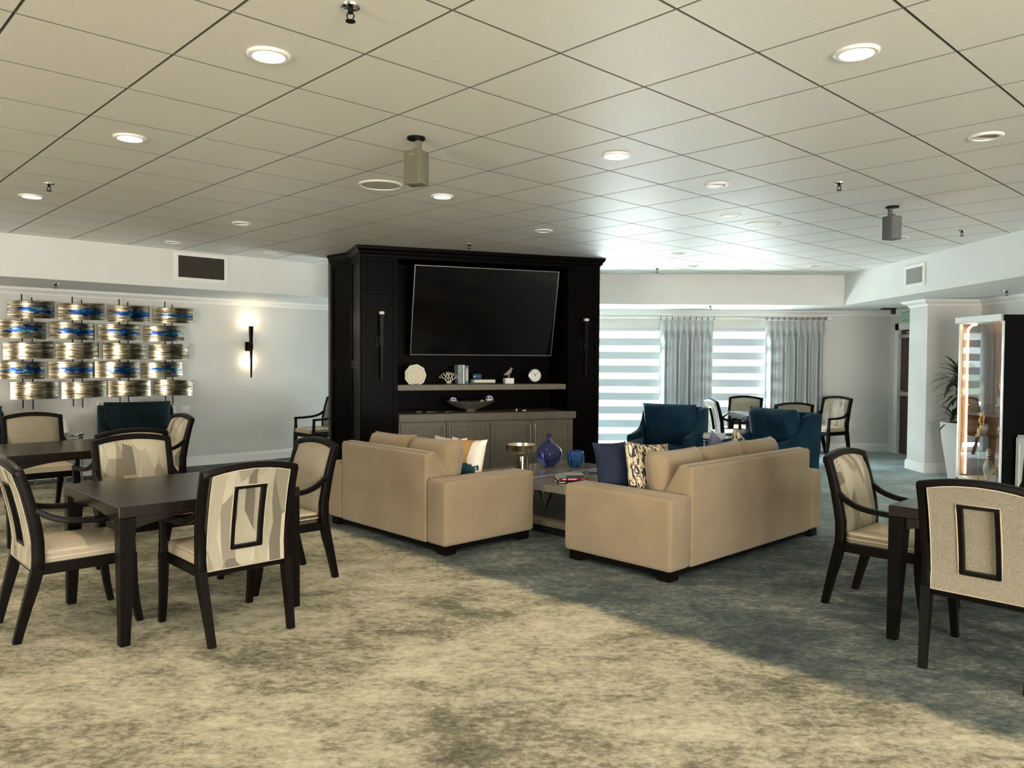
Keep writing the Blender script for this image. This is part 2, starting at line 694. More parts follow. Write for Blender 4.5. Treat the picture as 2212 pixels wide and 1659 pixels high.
def mk_shade():
    """zebra shade: sheer and translucent stripes by height"""
    m = NT('zebra_shade')
    sx = m.n('ShaderNodeSeparateXYZ')
    m.l(m.coord(), sx.inputs[0])
    s = m.math('FRACT', m.math('DIVIDE', m.math('SUBTRACT', 2.07 + 0.239 * 10, sx.outputs[2]), 0.239))
    sheer = m.math('LESS_THAN', s, 0.46)
    tr = m.n('ShaderNodeBsdfTransparent')
    tr.inputs[0].default_value = (0.92, 0.94, 0.94, 1)
    tl = m.n('ShaderNodeBsdfTranslucent')
    tl.inputs[0].default_value = (0.60, 0.64, 0.66, 1)
    df = m.n('ShaderNodeBsdfDiffuse')
    df.inputs[0].default_value = (0.40, 0.43, 0.44, 1)
    cloth = m.n('ShaderNodeMixShader')
    cloth.inputs[0].default_value = 0.06
    m.l(df.outputs[0], cloth.inputs[1])
    m.l(tl.outputs[0], cloth.inputs[2])
    mx = m.n('ShaderNodeMixShader')
    m.l(m.math('ADD', m.math('MULTIPLY', sheer, 0.82), 0.004), mx.inputs[0])
    m.l(cloth.outputs[0], mx.inputs[1])
    m.l(tr.outputs[0], mx.inputs[2])
    m.l(mx.outputs[0], m.out.inputs[0])
    return m.m


def mk_curtain():
    m = NT('silver_curtain')
    wv = m.n('ShaderNodeTexWave', wave_type='BANDS', bands_direction='Z', i_Scale=60, i_Distortion=6, i_Detail=3)
    m.l(m.coord(scale=(0.3, 1, 1)), wv.inputs['Vector'])
    c = m.ramp(wv.outputs['Fac'], [(0.2, (0.40, 0.42, 0.425)), (0.8, (0.54, 0.555, 0.55))])
    tl = m.n('ShaderNodeBsdfTranslucent')
    m.l(c, tl.inputs[0])
    m.base(c)
    m.set(Roughness=0.7)
    mx = m.n('ShaderNodeMixShader')
    mx.inputs[0].default_value = 0.20
    m.l(m.p.outputs[0], mx.inputs[1])
    m.l(tl.outputs[0], mx.inputs[2])
    m.l(mx.outputs[0], m.out.inputs[0])
    return m.m


M['shade'] = mk_shade()
M['curtain'] = mk_curtain()


def mk_art(name, blue):
    m = NT(name)
    v = m.coord(scale=(1.6, 1, 16), rand=True)
    n1 = m.noise(v, 3.0, 6, 0.7, 0.8)
    n2 = m.noise(m.coord(scale=(3, 1, 9), rand=True), 2.4, 5, 0.65, 0.6)
    c = m.ramp(n1, [(0.33, (0.012, 0.009, 0.006)), (0.46, (0.11, 0.088, 0.052)), (0.56, (0.30, 0.26, 0.18)), (0.72, (0.62, 0.60, 0.53))])
    if blue:
        sx = m.n('ShaderNodeSeparateXYZ')
        m.l(m.coord(), sx.inputs[0])
        dz = m.math('ABSOLUTE', m.math('ADD', sx.outputs[2], 0.0))
        dx = m.math('ABSOLUTE', m.math('SUBTRACT', sx.outputs[0], 0.06))
        k = m.math('ADD', m.math('MULTIPLY', dz, 10.0), m.math('MULTIPLY', dx, 2.0))
        k = m.math('ADD', k, m.math('MULTIPLY', m.math('SUBTRACT', n2, 0.5), 2.4))
        band = m.ramp(k, [(0.42, (1, 1, 1)), (0.62, (0, 0, 0))])
        bl = m.ramp(n2, [(0.36, (0.004, 0.016, 0.06)), (0.5, (0.008, 0.05, 0.22)), (0.58, (0.03, 0.24, 0.36)), (0.68, (0.45, 0.60, 0.55))])
        c = m.mix(band, c, bl)
    m.base(c)
    m.set(Roughness=0.2, Metallic=0.85)
    return m.m


M['art_blue'] = mk_art('painted_metal_blue', True)
M['art_plain'] = mk_art('painted_metal_bronze', False)


def mk_pillow(name, stops, scale, stretch, dist):
    m = NT(name)
    nz = m.noise(m.coord(scale=stretch), scale, 3, 0.6, dist)
    m.base(m.ramp(nz, stops))
    m.set(Roughness=0.85)
    return m.m


M['tiger'] = mk_pillow('navy_gold_streaks', [(0.45, (0.012, 0.016, 0.035)), (0.475, (0.03, 0.035, 0.06)), (0.50, (0.62, 0.50, 0.29)), (0.62, (0.66, 0.58, 0.42))], 15.0, (2.4, 1, 0.8), 1.6)


def mk_block():
    m = NT('block_print')
    sx = m.n('ShaderNodeSeparateXYZ')
    m.l(m.coord(), sx.inputs[0])
    nz = m.math('MULTIPLY', m.math('SUBTRACT', m.noise(m.coord(), 16, 4, 0.7), 0.5), 0.09)
    x = m.math('ADD', sx.outputs[0], nz)
    z = m.math('ADD', sx.outputs[2], nz)
    top = m.math('GREATER_THAN', z, -0.03)
    gold = m.math('LESS_THAN', m.math('ABSOLUTE', m.math('ADD', x, 0.02)), 0.10)
    teal = m.math('LESS_THAN', m.math('ABSOLUTE', m.math('ADD', x, -0.02)), 0.15)
    up = m.mix(gold, (0.78, 0.74, 0.66), (0.46, 0.28, 0.10))
    dn = m.mix(teal, (0.76, 0.70, 0.58), (0.006, 0.04, 0.06))
    m.base(m.mix(top, dn, up))
    m.set(Roughness=0.8)
    return m.m


M['block'] = mk_block()

# ================================================================== STRUCTURE
# room outline (inside faces)
LWX = (-WA + 0.7242 * WY) / 0.6896          # where the left wall meets the window wall
LWY = (WA + 0.6896 * LEFT) / 0.7242         # where the left wall meets the left side wall
struct('floor', ([(LEFT - 1, REAR - 1.2, 0), (WX + 1, REAR - 1.2, 0), (WX + 1, WY + 0.02, 0), (LEFT - 1, WY + 0.02, 0)], [(0, 1, 2, 3)]), M['carpet'], 0)


def wall_with_holes(x0, x1, z0, z1, y0, y1, holes):
    g = []
    xs = x0
    for a, b, c, d in sorted(holes):
        g.append(box(xs, a, y0, y1, z0, z1))
        if c > z0:
            g.append(box(a, b, y0, y1, z0, c))
        g.append(box(a, b, y0, y1, d, z1))
        xs = b
    g.append(box(xs, x1, y0, y1, z0, z1))
    return join(*g)


WIN = [(-1.2, 2.78, 0.04, 2.14), (3.22, 4.78, 0.04, 2.14)]
struct('wall_back', wall_with_holes(-4.0, WX + 0.2, 0, 3.2, WY, WY + 0.2, WIN), M['wall'])
DOORH = (12.36, 13.50, 0.0, 2.16)
struct('wall_right', xf(wall_with_holes(REAR, WY, 0, 3.2, 0, 0.2, [DOORH]), (WX, 0, 0), (0, 0, PI / 2), (1, -1, 1)), M['wall'])
# left wall along b at a = WA
bl0, bl1 = BX.dot(Vector((LEFT, LWY))) - 0.2, BX.dot(Vector((LWX, WY))) + 0.3


def along_b(g):
    """local x -> b, local y -> a"""
    return [(AX.x * v[1] + BX.x * v[0], AX.y * v[1] + BX.y * v[0], v[2]) for v in g[0]], g[1]


struct('wall_left', along_b(box(bl0, bl1, WA, WA + 0.2, 0, 3.2)), M['wall'])
struct('wall_side', box(LEFT - 0.2, LEFT, REAR - 0.2, LWY + 0.3, 0, 3.2), M['wall'])
struct('wall_front', wall_with_holes(LEFT - 0.2, WX + 0.2, 0, 3.2, REAR - 0.2, REAR, [(-8.4, -4.8, 0.03, 2.6), (1.2, 6.2, 0.03, 2.6)]), M['wall'])  # unseen openings added to let the rear fill lamps in


def clip(g, planes):
    bm = bmesh.new()
    vs = [bm.verts.new(v) for v in g[0]]
    for f in g[1]:
        bm.faces.new([vs[i] for i in f])
    for co, no in planes:
        bmesh.ops.bisect_plane(bm, geom=bm.verts[:] + bm.edges[:] + bm.faces[:], dist=1e-5, plane_co=co, plane_no=no, clear_outer=True)
    bm.verts.index_update()
    out = [tuple(v.co) for v in bm.verts], [tuple(v.index for v in f.verts) for f in bm.faces]
    bm.free()
    return out


cp = [((SX, 0, 0), (1, 0, 0)), ((0, SY, 0), (0, 1, 0)), ((AX.x * SA, AX.y * SA, 0), (AX.x, AX.y, 0)), ((0, REAR, 0), (0, -1, 0)), ((LEFT, 0, 0), (-1, 0, 0))]
tiles, reveals = [], []
gap, rise, bev = 0.005, 0.014, 0.001
for i in range(-22, 18):
    for j in range(-22, 24):
        a0, b0 = A0 + i * TILE, B0 + j * TILE
        ctr = AX * (a0 + TILE / 2) + BX * (b0 + TILE / 2)
        if ctr.x > SX + 0.6 or ctr.y > SY + 0.6 or a0 > SA + 0.1 or ctr.y < REAR - 0.6 or ctr.x < LEFT - 0.6:
            continue
        o, n = [(gap, gap), (TILE - gap, gap), (TILE - gap, TILE - gap), (gap, TILE - gap)], bev
        q = [(gap + n, gap + n), (TILE - gap - n, gap + n), (TILE - gap - n, TILE - gap - n), (gap + n, TILE - gap - n)]
        V = [(b0 + x, a0 + y, CEIL + rise) for x, y in o] + [(b0 + x, a0 + y, CEIL) for x, y in q]
        tiles.append((V[4:], [(0, 1, 2, 3)]))
        reveals.append((V, [(k, (k + 1) % 4, 4 + (k + 1) % 4, 4 + k) for k in range(4)]))
ceil_o = struct('ceiling', clip(along_b(join(*tiles)), cp), M['ceiling'], 0)
bars = join(clip(along_b(join(*reveals)), cp), clip(([(LEFT, REAR, CEIL + rise), (SX, REAR, CEIL + rise), (SX, SY, CEIL + rise), (LEFT, SY, CEIL + rise)], [(0, 1, 2, 3)]), cp))
obj('ceiling_grid', bars, M['groove_shade'], ceil_o, 0)
struct('ceiling_slab', box(LEFT - 0.2, WX + 0.2, REAR - 0.2, WY + 0.2, 3.2, 3.35), M['white'], 0)


def poly_clip_prism(z0, z1, planes):
    base = ([(LEFT, REAR, 0), (WX, REAR, 0), (WX, WY, 0), (LEFT, WY, 0)], [(0, 1, 2, 3)])
    g = clip(base, planes)
    poly = [g[0][i][:2] for i in g[1][0]]
    return prism(poly, z0, z1)


WAP = ((AX.x * WA, AX.y * WA, 0), (AX.x, AX.y, 0))
struct('trim_1', poly_clip_prism(LOW, 3.2, [((AX.x * SA, AX.y * SA, 0), (-AX.x, -AX.y, 0)), WAP]), M['soffit'], 0)
struct('trim_2', poly_clip_prism(LOW, 3.2, [((0, SY, 0), (0, -1, 0)), ((AX.x * SA, AX.y * SA, 0), (AX.x, AX.y, 0))]), M['soffit'], 0)
struct('trim_3', poly_clip_prism(LOW, 3.2, [((SX, 0, 0), (-1, 0, 0)), ((0, SY, 0), (0, 1, 0))]), M['soffit'], 0)

# pillar jutting from the right wall
PX0, PY0, PY1 = 5.84, 11.08, 11.58
struct('wall_pillar', box(PX0, WX, PY0, PY1, 0, LOW), M['wall'], 0)

# baseboards and crowns: profile in (depth from wall, z)
BASE = [(0, 0), (0.022, 0), (0.022, 0.10), (0.017, 0.112), (0.017, 0.122), (0.010, 0.135), (0, 0.14)]
CROWN = [(0, 0), (0.012, 0), (0.018, 0.018), (0.045, 0.04), (0.075, 0.055), (0.085, 0.07), (0.095, 0.085), (0, 0.085)]


def moulding(path, prof, z, side=1):
    """profile swept along a 2d path with mitred corners; side=+1: room lies left of the path"""
    P = [Vector(p) for p in path]
    rings = []
    for i, p in enumerate(P):
        ns = []
        for a, b in ((i - 1, i), (i, i + 1)):
            if 0 <= a and b < len(P):
                d = (P[b] - P[a]).normalized()
                ns.append(Vector((-d.y, d.x)) * side)
        nn = ns[0] if len(ns) == 1 else (ns[0] + ns[1]) / (1 + ns[0].dot(ns[1]))
        rings.append([(p.x + nn.x * q, p.y + nn.y * q, z + h) for q, h in prof])
    return loft(rings)


lw0 = Vector(ab(WA, bl0 + 0.2)[:2])
lw1 = Vector((LWX, WY))
struct('baseboard_left', moulding([lw1, lw0], BASE, 0), M['white_trim'], 20)
struct('baseboard_back', moulding([(WX, WY), (4.80, WY)], BASE, 0), M['white_trim'], 20)
struct('baseboard_right', moulding([(WX, 12.30), (WX, PY1), (PX0, PY1), (PX0, PY0), (WX, PY0), (WX, REAR)], BASE, 0, -1), M['white_trim'], 20)
struct('trim_4', moulding([(WX, REAR), (WX, PY0), (PX0, PY0), (PX0, PY1), (WX, PY1), (WX, WY), lw1, lw0], CROWN, LOW - 0.086, 1), M['white_trim'], 20)

# windows with panes
for k, (x0, x1, z0, z1) in enumerate(WIN):
    t = 0.05
    mids = [x0 + (x1 - x0) * i / (3 if k == 0 else 1) for i in range(1, 3 if k == 0 else 1)]
    fr = [box(x0, x0 + t, WY + 0.06, WY + 0.14, z0, z1), box(x1 - t, x1, WY + 0.06, WY + 0.14, z0, z1), box(x0, x1, WY + 0.06, WY + 0.14, z0, z0 + t), box(x0, x1, WY + 0.06, WY + 0.14, z1 - t, z1)]
    fr += [box(m - t / 2, m + t / 2, WY + 0.06, WY + 0.14, z0, z1) for m in mids]
    wo = struct('window_%d' % (k + 1), join(*fr), M['white_trim'], 0)
    xs = [x0] + mids + [x1]
    for a, b in zip(xs, xs[1:]):
        obj('pane', box(a + t / 2, b - t / 2, WY + 0.098, WY + 0.102, z0 + t, z1 - t), M['glass'], wo, 0)

# door in the right wall
do = struct('door_1', join(box(WX - 0.018, WX + 0.16, 13.42, 13.54, 0, 2.22), box(WX - 0.018, WX + 0.16, 12.32, 12.44, 0, 2.22), box(WX - 0.018, WX + 0.16, 12.32, 13.54, 2.11, 2.22)), M['white_trim'], 0)
M['door'] = mk_wood('dark_red_door_wood', (0.028, 0.010, 0.006), (0.050, 0.019, 0.011), 0.35)
obj('door_leaf', rbox(WX + 0.03, WX + 0.075, 12.44, 13.42, 0.008, 2.11, 0.004, 1), M['door'], do)
pb = obj('panic_bar', join(rbox(WX - 0.035, WX + 0.01, 12.50, 13.40, 1.00, 1.07, 0.012, 2), box(WX - 0.02, WX + 0.03, 13.30, 13.40, 0.985, 1.085), box(WX - 0.02, WX + 0.03, 12.50, 12.60, 0.985, 1.085)), M['nickel'], do)
obj('door_closer', join(rbox(WX - 0.03, WX + 0.03, 12.95, 13.36, 1.97, 2.03, 0.01, 2), tube([(WX - 0.02, 13.1, 2.035), (WX - 0.10, 12.95, 2.06), (WX - 0.01, 12.8, 2.10)], 0.010)), M['nickel'], do)

# exterior seen through the shades
M['lawn'] = plain('lawn', (0.10, 0.20, 0.035), 0.9, vary=0.4, vscale=2.0)
M['paving'] = plain('pale_paving', (0.62, 0.60, 0.55), 0.8, vary=0.12, vscale=1.2)
struct('ground', box(-25, 35, 18.6, 60, -0.12, -0.04), M['lawn'], 0)
struct('path', box(-25, 35, WY + 0.2, 18.6, -0.12, -0.03), M['paving'], 0)

# ================================================================== FURNITURE: arm chair
YB = [(0.0, -0.335), (0.2, -0.285), (0.38, -0.235), (0.50, -0.225), (0.62, -0.238), (0.80, -0.275), (0.94, -0.318), (1.0, -0.338)]


def yb(z):
    return interp(YB, z)


def top_z(x):
    return 0.962 - 0.030 * (x / 0.235) ** 2


def make_chair(name, label, group, inner, outer):
    t = thing(name, label, 'chair', group=group)
    wd = M['espresso']
    # rear legs and posts
    for s in (-1, 1):
        zs = [0, 0.1, 0.2, 0.3, 0.40]
        obj('leg', strip([(s * (0.232 + 0.02 * z / 0.4), yb(z), z) for z in zs], [0.036, 0.038, 0.042, 0.046, 0.048], [0.040, 0.044, 0.05, 0.056, 0.06]), wd, t)
        zs = [0, 0.12, 0.24, 0.34, 0.42]
        obj('leg', strip([(s * 0.272, 0.295, 0), (s * 0.273, 0.272, 0.12), (s * 0.274, 0.258, 0.24), (s * 0.275, 0.252, 0.34), (s * 0.275, 0.250, 0.42)], [0.034, 0.038, 0.042, 0.046, 0.048], [0.036, 0.040, 0.044, 0.048, 0.05]), wd, t)
    zz = [0.385, 0.45, 0.55, 0.65, 0.75, 0.85, 0.93, 0.955]
    g = []
    for s in (-1, 1):
        g.append(strip([(s * (0.250 + (0.010 if z > 0.58 else 0)), yb(z), z) for z in zz], [0.05, 0.05, 0.05, 0.042, 0.042, 0.042, 0.044, 0.044], [0.06, 0.06, 0.06, 0.058, 0.055, 0.052, 0.050, 0.048]))
    n = 12
    pts = []
    for k in range(n + 1):
        x = -0.281 + 0.562 * k / n
        z = 0.978 - 0.034 * (x / 0.27) ** 2
        pts.append((x, yb(z), z))
    rings = []
    for p in pts:
        rings.append([(p[0], p[1] - 0.026, p[2] - 0.024), (p[0], p[1] + 0.026, p[2] - 0.024), (p[0], p[1] + 0.020, p[2] + 0.016), (p[0], p[1] - 0.024, p[2] + 0.016)])
    g.append(loft(rings))
    g.append(strip([(-0.25, yb(0.40), 0.40), (0.25, yb(0.40), 0.40)], 0.05, 0.05, (0, 0, 1)))
    obj('back_frame', bevel(join(*g), 0.006, 2, 0.8), wd, t)
    # inner back upholstery (bulging)
    nx, nz = 12, 12
    R = []
    V, F = [], []
    for j in range(nz + 1):
        for i in range(nx + 1):
            u, v = -1 + 2 * i / nx, j / nz
            x = u * 0.238
            zt = top_z(x) - 0.006
            z = 0.43 + (zt - 0.43) * v
            bul = (1 - abs(u) ** 3.2) ** 0.5 * (1 - abs(2 * v - 1) ** 5) ** 0.5
            V.append((x, yb(z) + 0.010 + 0.045 * bul, z))
    for j in range(nz):
        for i in range(nx):
            a = j * (nx + 1) + i
            F.append((a, a + 1, a + nx + 2, a + nx + 1))
    obj('back_cushion', (V, F), M[inner], t, 60)
    # outer back panel with a framed window
    xs = [-0.226, -0.16, -0.092, 0.0, 0.092, 0.16, 0.226]
    zs = [0.40, 0.45, 0.50, 0.58, 0.66, 0.74, 0.82, 0.865, 0.91, 1.0]
    V, F = [], []
    for z in zs:
        for x in xs:
            zt = top_z(x) - 0.004
            q = min(z, zt) if z < 1.0 else zt
            V.append((x, yb(q) - 0.030, q))
    m = len(xs)
    for j in range(len(zs) - 1):
        for i in range(m - 1):
            if 2 <= i <= 3 and 2 <= j <= 6:
                continue
            F.append((j * m + i, j * m + i + 1, (j + 1) * m + i + 1, (j + 1) * m + i))
    V2, F2 = [], []
    for z in zs[2:8]:
        for x in (-0.092, 0.092):
            V2.append((x, yb(z) - 0.006, z))
    for j in range(5):
        F2.append((2 * j, 2 * j + 1, 2 * j + 3, 2 * j + 2))
    bp = obj('back_panel', join((V, F), (V2, F2)), M[outer], t, 60)
    fr = []
    for s in (-1, 1):
        fr.append(strip([(s * 0.083, yb(z) - 0.020, z) for z in zs[2:8]], 0.022, 0.036))
    for z in (0.509, 0.856):
        fr.append(strip([(-0.094, yb(z) - 0.020, z), (0.094, yb(z) - 0.020, z)], 0.022, 0.036, (0, 0, 1)))
    obj('window_trim', bevel(join(*fr), 0.003, 1, 0.8), wd, t)
    ring = [(x, yb(z) - 0.034, z) for x, z in ([(-0.098, z) for z in zs[2:8]] + [(0.098, z) for z in reversed(zs[2:8])])]
    ed = [(-0.226, yb(z) - 0.031, z) for z in zs[:8]] + [(x, yb(top_z(x)) - 0.031, top_z(x) - 0.004) for x in xs] + [(0.226, yb(z) - 0.031, z) for z in reversed(zs[:8])]
    obj('piping', join(tube(ring, 0.0035, 5, closed=True), tube(ed, 0.003, 5, closed=True)), M['piping'], t, 60)
    # seat
    obj('seat_cushion', rbox(-0.255, 0.255, -0.205, 0.285, 0.415, 0.49, 0.034, 4, 0.03), M['vinyl'], t, 60)
    obj('seat_frame', bevel(join(box(-0.262, -0.225, -0.235, 0.265, 0.362, 0.422), box(0.225, 0.262, -0.235, 0.265, 0.362, 0.422), box(-0.262, 0.262, 0.245, 0.28, 0.362, 0.422), box(-0.24, 0.24, -0.24, -0.2, 0.362, 0.422)), 0.004, 1), wd, t)
    for s in (-1, 1):
        path = smooth_path([(s * 0.262, yb(0.72) + 0.01, 0.735), (s * 0.272, -0.175, 0.685), (s * 0.285, -0.08, 0.655), (s * 0.288, 0.05, 0.643), (s * 0.287, 0.18, 0.640), (s * 0.285, 0.268, 0.637)], 4)
        g = [strip(path, 0.036, 0.032), strip([(s * 0.284, 0.245, 0.63), (s * 0.280, 0.246, 0.55), (s * 0.276, 0.25, 0.42)], [0.036, 0.036, 0.044], [0.034, 0.036, 0.044])]
        obj('arm', bevel(join(*g), 0.005, 1, 0.8), wd, t)
    return t


ch_t = make_chair('dining_chair', 'armchair with cut-out angular-weave back, back turned, at the near left table', 'game table chairs', 'tweed', 'geo')
ch_g = make_chair('dining_chair', 'dark wood armchair with angular patterned back cushion behind the near left table, facing the viewer', 'game table chairs', 'geo', 'tweed')


def put(o, loc, rz):
    o.location = loc
    o.rotation_euler = (0, 0, rz)


GC = 'game table chairs'
put(ch_t, ab(4.50, 1.965), FACE_A)
put(ch_g, ab(5.97, 2.01), FACE_NA)
dup(ch_t, ab(5.18, 1.31), FACE_B, 'armchair cut by the left edge, in side view at the near left table', GC)
dup(ch_t, ab(5.17, 2.62), FACE_NB, 'dark wood armchair with plain cream woven back, between the near left table and the loveseat', GC)
dup(ch_t, ab(9.12, 2.03), FACE_NA, 'dark wood armchair with plain cream back behind the far left table, beside the lamp', GC)
dup(ch_g, ab(8.30, 2.83), FACE_NB, 'armchair with angular patterned cushion at the far left table, beside the dark wing chair', GC)
dup(ch_t, ab(7.12, 2.18), FACE_A, 'armchair mostly hidden between the two left tables, arched top, arm and cream seat showing', GC)
dup(ch_g, ab(1.93, 5.21), FACE_NA, 'dark wood armchair with angular patterned cushion at the right table, beside the long sofa end', GC)
dup(ch_g, ab(1.20, 4.62), FACE_B, 'dark wood armchair with tweed back and cut-out window in the right foreground, back turned', GC)
dup(ch_g, ab(1.22, 6.10), FACE_NB, 'armchair cut by the right edge, between the right table and the display cabinet', GC)
dup(ch_g, (3.98, 11.40, 0), 0.0, 'dark wood armchair at the window table, back to the viewer behind the blue chairs', GC)
dup(ch_g, (5.19, 13.02, 0), facing(-0.87, -0.5), 'dark wood armchair right of the window table, by the curtain end, facing left', GC)
dup(ch_t, (3.78, 12.95, 0), facing(-0.5, -0.85), 'armchair on the window side of the far table, against the bright shade', GC)
dup(ch_g, (3.37, 12.06, 0), facing(1, 0.08), 'dark wood armchair left of the window table, seen edge on behind the left blue chair', GC)
dup(ch_t, (-3.02, 12.28, 0), FACE_NB, 'dark wood armchair against the left wall, half hidden behind the media wall', GC)


def make_table(label, loc, rz, size=1.07):
    t = thing('game_table', label, 'table', loc, rz, 'square game tables')
    h = size / 2
    obj('tabletop', rbox(-h, h, -h, h, 0.70, 0.762, 0.004, 1), M['table_wood'], t)
    for sx in (-1, 1):
        for sy in (-1, 1):
            c = h - 0.046
            g = loft([[(sx * c + u * k + sx * (0.045 - k), sy * c + v * k + sy * (0.045 - k), z) for u, v in ((-1, -1), (1, -1), (1, 1), (-1, 1))] for z, k in ((0, 0.026), (0.35, 0.036), (0.66, 0.044), (0.698, 0.044))])
            obj('leg', bevel(g, 0.003, 1, 0.8), M['espresso'], t)
    g = []
    n = 16
    L = h - 0.09
    up = [(-L + 2 * L * k / n, 0.70) for k in range(n + 1)]
    lo = [(L - 2 * L * k / n, 0.690 - 0.055 * abs(1 - 2 * k / n) ** 2.2) for k in range(n + 1)]
    pr = prism_xz(up + lo, -0.012, 0.012)
    for k in range(4):
        g.append(xf(xf(pr, (0, h - 0.03, 0)), (0, 0, 0), (0, 0, k * PI / 2)))
    obj('apron', join(*g), M['table_wood'], t, 30)
    return t


table0 = make_table('square dark wood game table in the left foreground with four cream armchairs', ab(5.035, 1.905), FACE_A)
dup(table0, ab(7.985, 1.955), FACE_A, 'square dark wood game table farther back on the left, in front of the lamp', 'square game tables')
dup(table0, ab(1.195, 5.12), FACE_A, 'square dark wood game table in the right foreground beside the tweed-backed chair', 'square game tables')
dup(table0, (4.0, 12.08, 0), 0.0, 'square dark wood game table by the far window behind the blue chairs', 'square game tables')


# ================================================================== sofas
def make_sofa(name, label, loc, rz, wdt, d, ncush):
    t = thing(name, label, 'sofa', loc, rz)
    sd = M['suede']
    aw, y0, y1 = 0.25, -d / 2, d / 2
    x = wdt / 2
    for s in (-1, 1):
        obj('arm', rbox(min(s * x, s * (x - aw)), max(s * x, s * (x - aw)), y0 + 0.004, y1, 0.075, 0.60, 0.032, 3), sd, t, 50)
    prof = [(y0, 0.075), (y0, 0.80), (y0 + 0.115, 0.815), (y0 + 0.27, 0.56), (y0 + 0.27, 0.075)]
    obj('back', bevel(prism_yz(prof, -x + aw + 0.003, x - aw - 0.003), 0.022, 3, 0.25), sd, t, 50)
    obj('base', rbox(-x + aw + 0.003, x - aw - 0.003, y0 + 0.26, y1 - 0.03, 0.075, 0.31, 0.015, 2), sd, t)
    W = (wdt - 2 * aw)
    for k in range(ncush):
        a = -x + aw + W * k / ncush + 0.004
        b = a + W / ncush - 0.008
        obj('seat_cushion', rbox(a, b, y0 + 0.28, y1 - 0.005, 0.305, 0.46, 0.04, 3, 0.025), sd, t, 60)
        g = cushion(b - a + 0.03, 0.47, 0.25, 14, 0.05, 4)
        rnd = random.uniform(-0.04, 0.04)
        obj('back_cushion', xf(g, ((a + b) / 2, y0 + 0.335, 0.655), (-0.24, rnd, 0)), sd, t, 80)
    # stitched seams
    seam = [tube([(-x + aw, y0 + 0.028, 0.806), (x - aw, y0 + 0.028, 0.806)], 0.0025, 4)]
    for s in (-1, 1):
        seam.append(tube([(s * (x - aw + 0.03), y0 + 0.02, 0.600), (s * (x - aw + 0.03), y1 - 0.02, 0.600)], 0.0025, 4))
        seam.append(tube([(s * (x - 0.03), y0 + 0.02, 0.600), (s * (x - 0.03), y1 - 0.02, 0.600)], 0.0025, 4))
    obj('seam', join(*seam), M['seam'], t)
    obj('plinth', box(-x + 0.05, x - 0.05, y0 + 0.05, y1 - 0.05, 0.03, 0.08), M['bronze'], t)
    for sx in (-1, 1):
        for sy in (-1, 1):
            cx, cy = sx * (x - 0.09), sy * (d / 2 - 0.09)
            obj('foot', box(cx - 0.055, cx + 0.055, cy - 0.055, cy + 0.055, 0, 0.076), M['espresso'], t)
    return t


M['seam'] = plain('tan_seam', (0.22, 0.165, 0.10), 0.9)
LS_LOC, LS_RZ = ab(5.735, 4.385), FACE_B
make_sofa('loveseat', 'tan microsuede two-cushion loveseat, back to the left tables, before the media wall', LS_LOC, LS_RZ, 1.79, 1.01, 2)
SF_LOC, SF_RZ = ab(3.69, 5.74), FACE_A
make_sofa('sofa', 'long tan microsuede three-cushion sofa, its back turned to the viewer in the centre right', SF_LOC, SF_RZ, 2.34, 1.02, 3)


def on(loc, rz, x, y):
    c, s = math.cos(rz), math.sin(rz)
    return (loc[0] + c * x - s * y, loc[1] + s * x + c * y)


def throw(name, label, base, x, y, z, mat, wd=0.47, ht=0.45, th=0.15, tilt=-0.25, yaw=0.0, roll=0.0):
    p = on(base[0], base[1], x, y)
    o = obj(name, cushion(wd, ht, th, 14, 0.09), M[mat], None, 80, (p[0], p[1], z), (tilt, roll, base[1] + yaw))
    return tag(o, label, 'cushion', 'throw pillows on the seating')


LSB, SFB = (LS_LOC, LS_RZ), (SF_LOC, SF_RZ)
throw('throw_pillow', 'throw pillow with gold, white and teal block print at the near end of the loveseat', LSB, 0.40, 0.13, 0.665, 'block', 0.42, 0.42, 0.15, -0.25, 0.15)
throw('throw_pillow', 'cream white throw pillow tucked behind the block print pillow on the loveseat', LSB, 0.16, 0.10, 0.665, 'ceramic', 0.42, 0.42, 0.14, -0.3, 0.1)
throw('throw_pillow', 'throw pillow with navy and gold tiger streaks at the near end of the long sofa', SFB, -0.69, 0.04, 0.70, 'tiger', 0.46, 0.46, 0.16, -0.28, -0.22, 0.10)
throw('throw_pillow', 'plain navy throw pillow leaning on the left arm of the long sofa', SFB, -0.76, 0.27, 0.70, 'navy', 0.46, 0.46, 0.15, -0.10, -0.42, -0.06)
throw('throw_pillow', 'navy and gold streaked throw pillow peeping over the far end of the long sofa back', SFB, 0.78, 0.07, 0.665, 'tiger', 0.44, 0.44, 0.15, -0.25, 0.2, 0.5)
throw('throw_pillow', 'grey lilac throw pillow peeping over the middle of the long sofa back', SFB, 0.47, 0.12, 0.655, 'lilac', 0.44, 0.44, 0.15, -0.2, 0.1, 0.55)


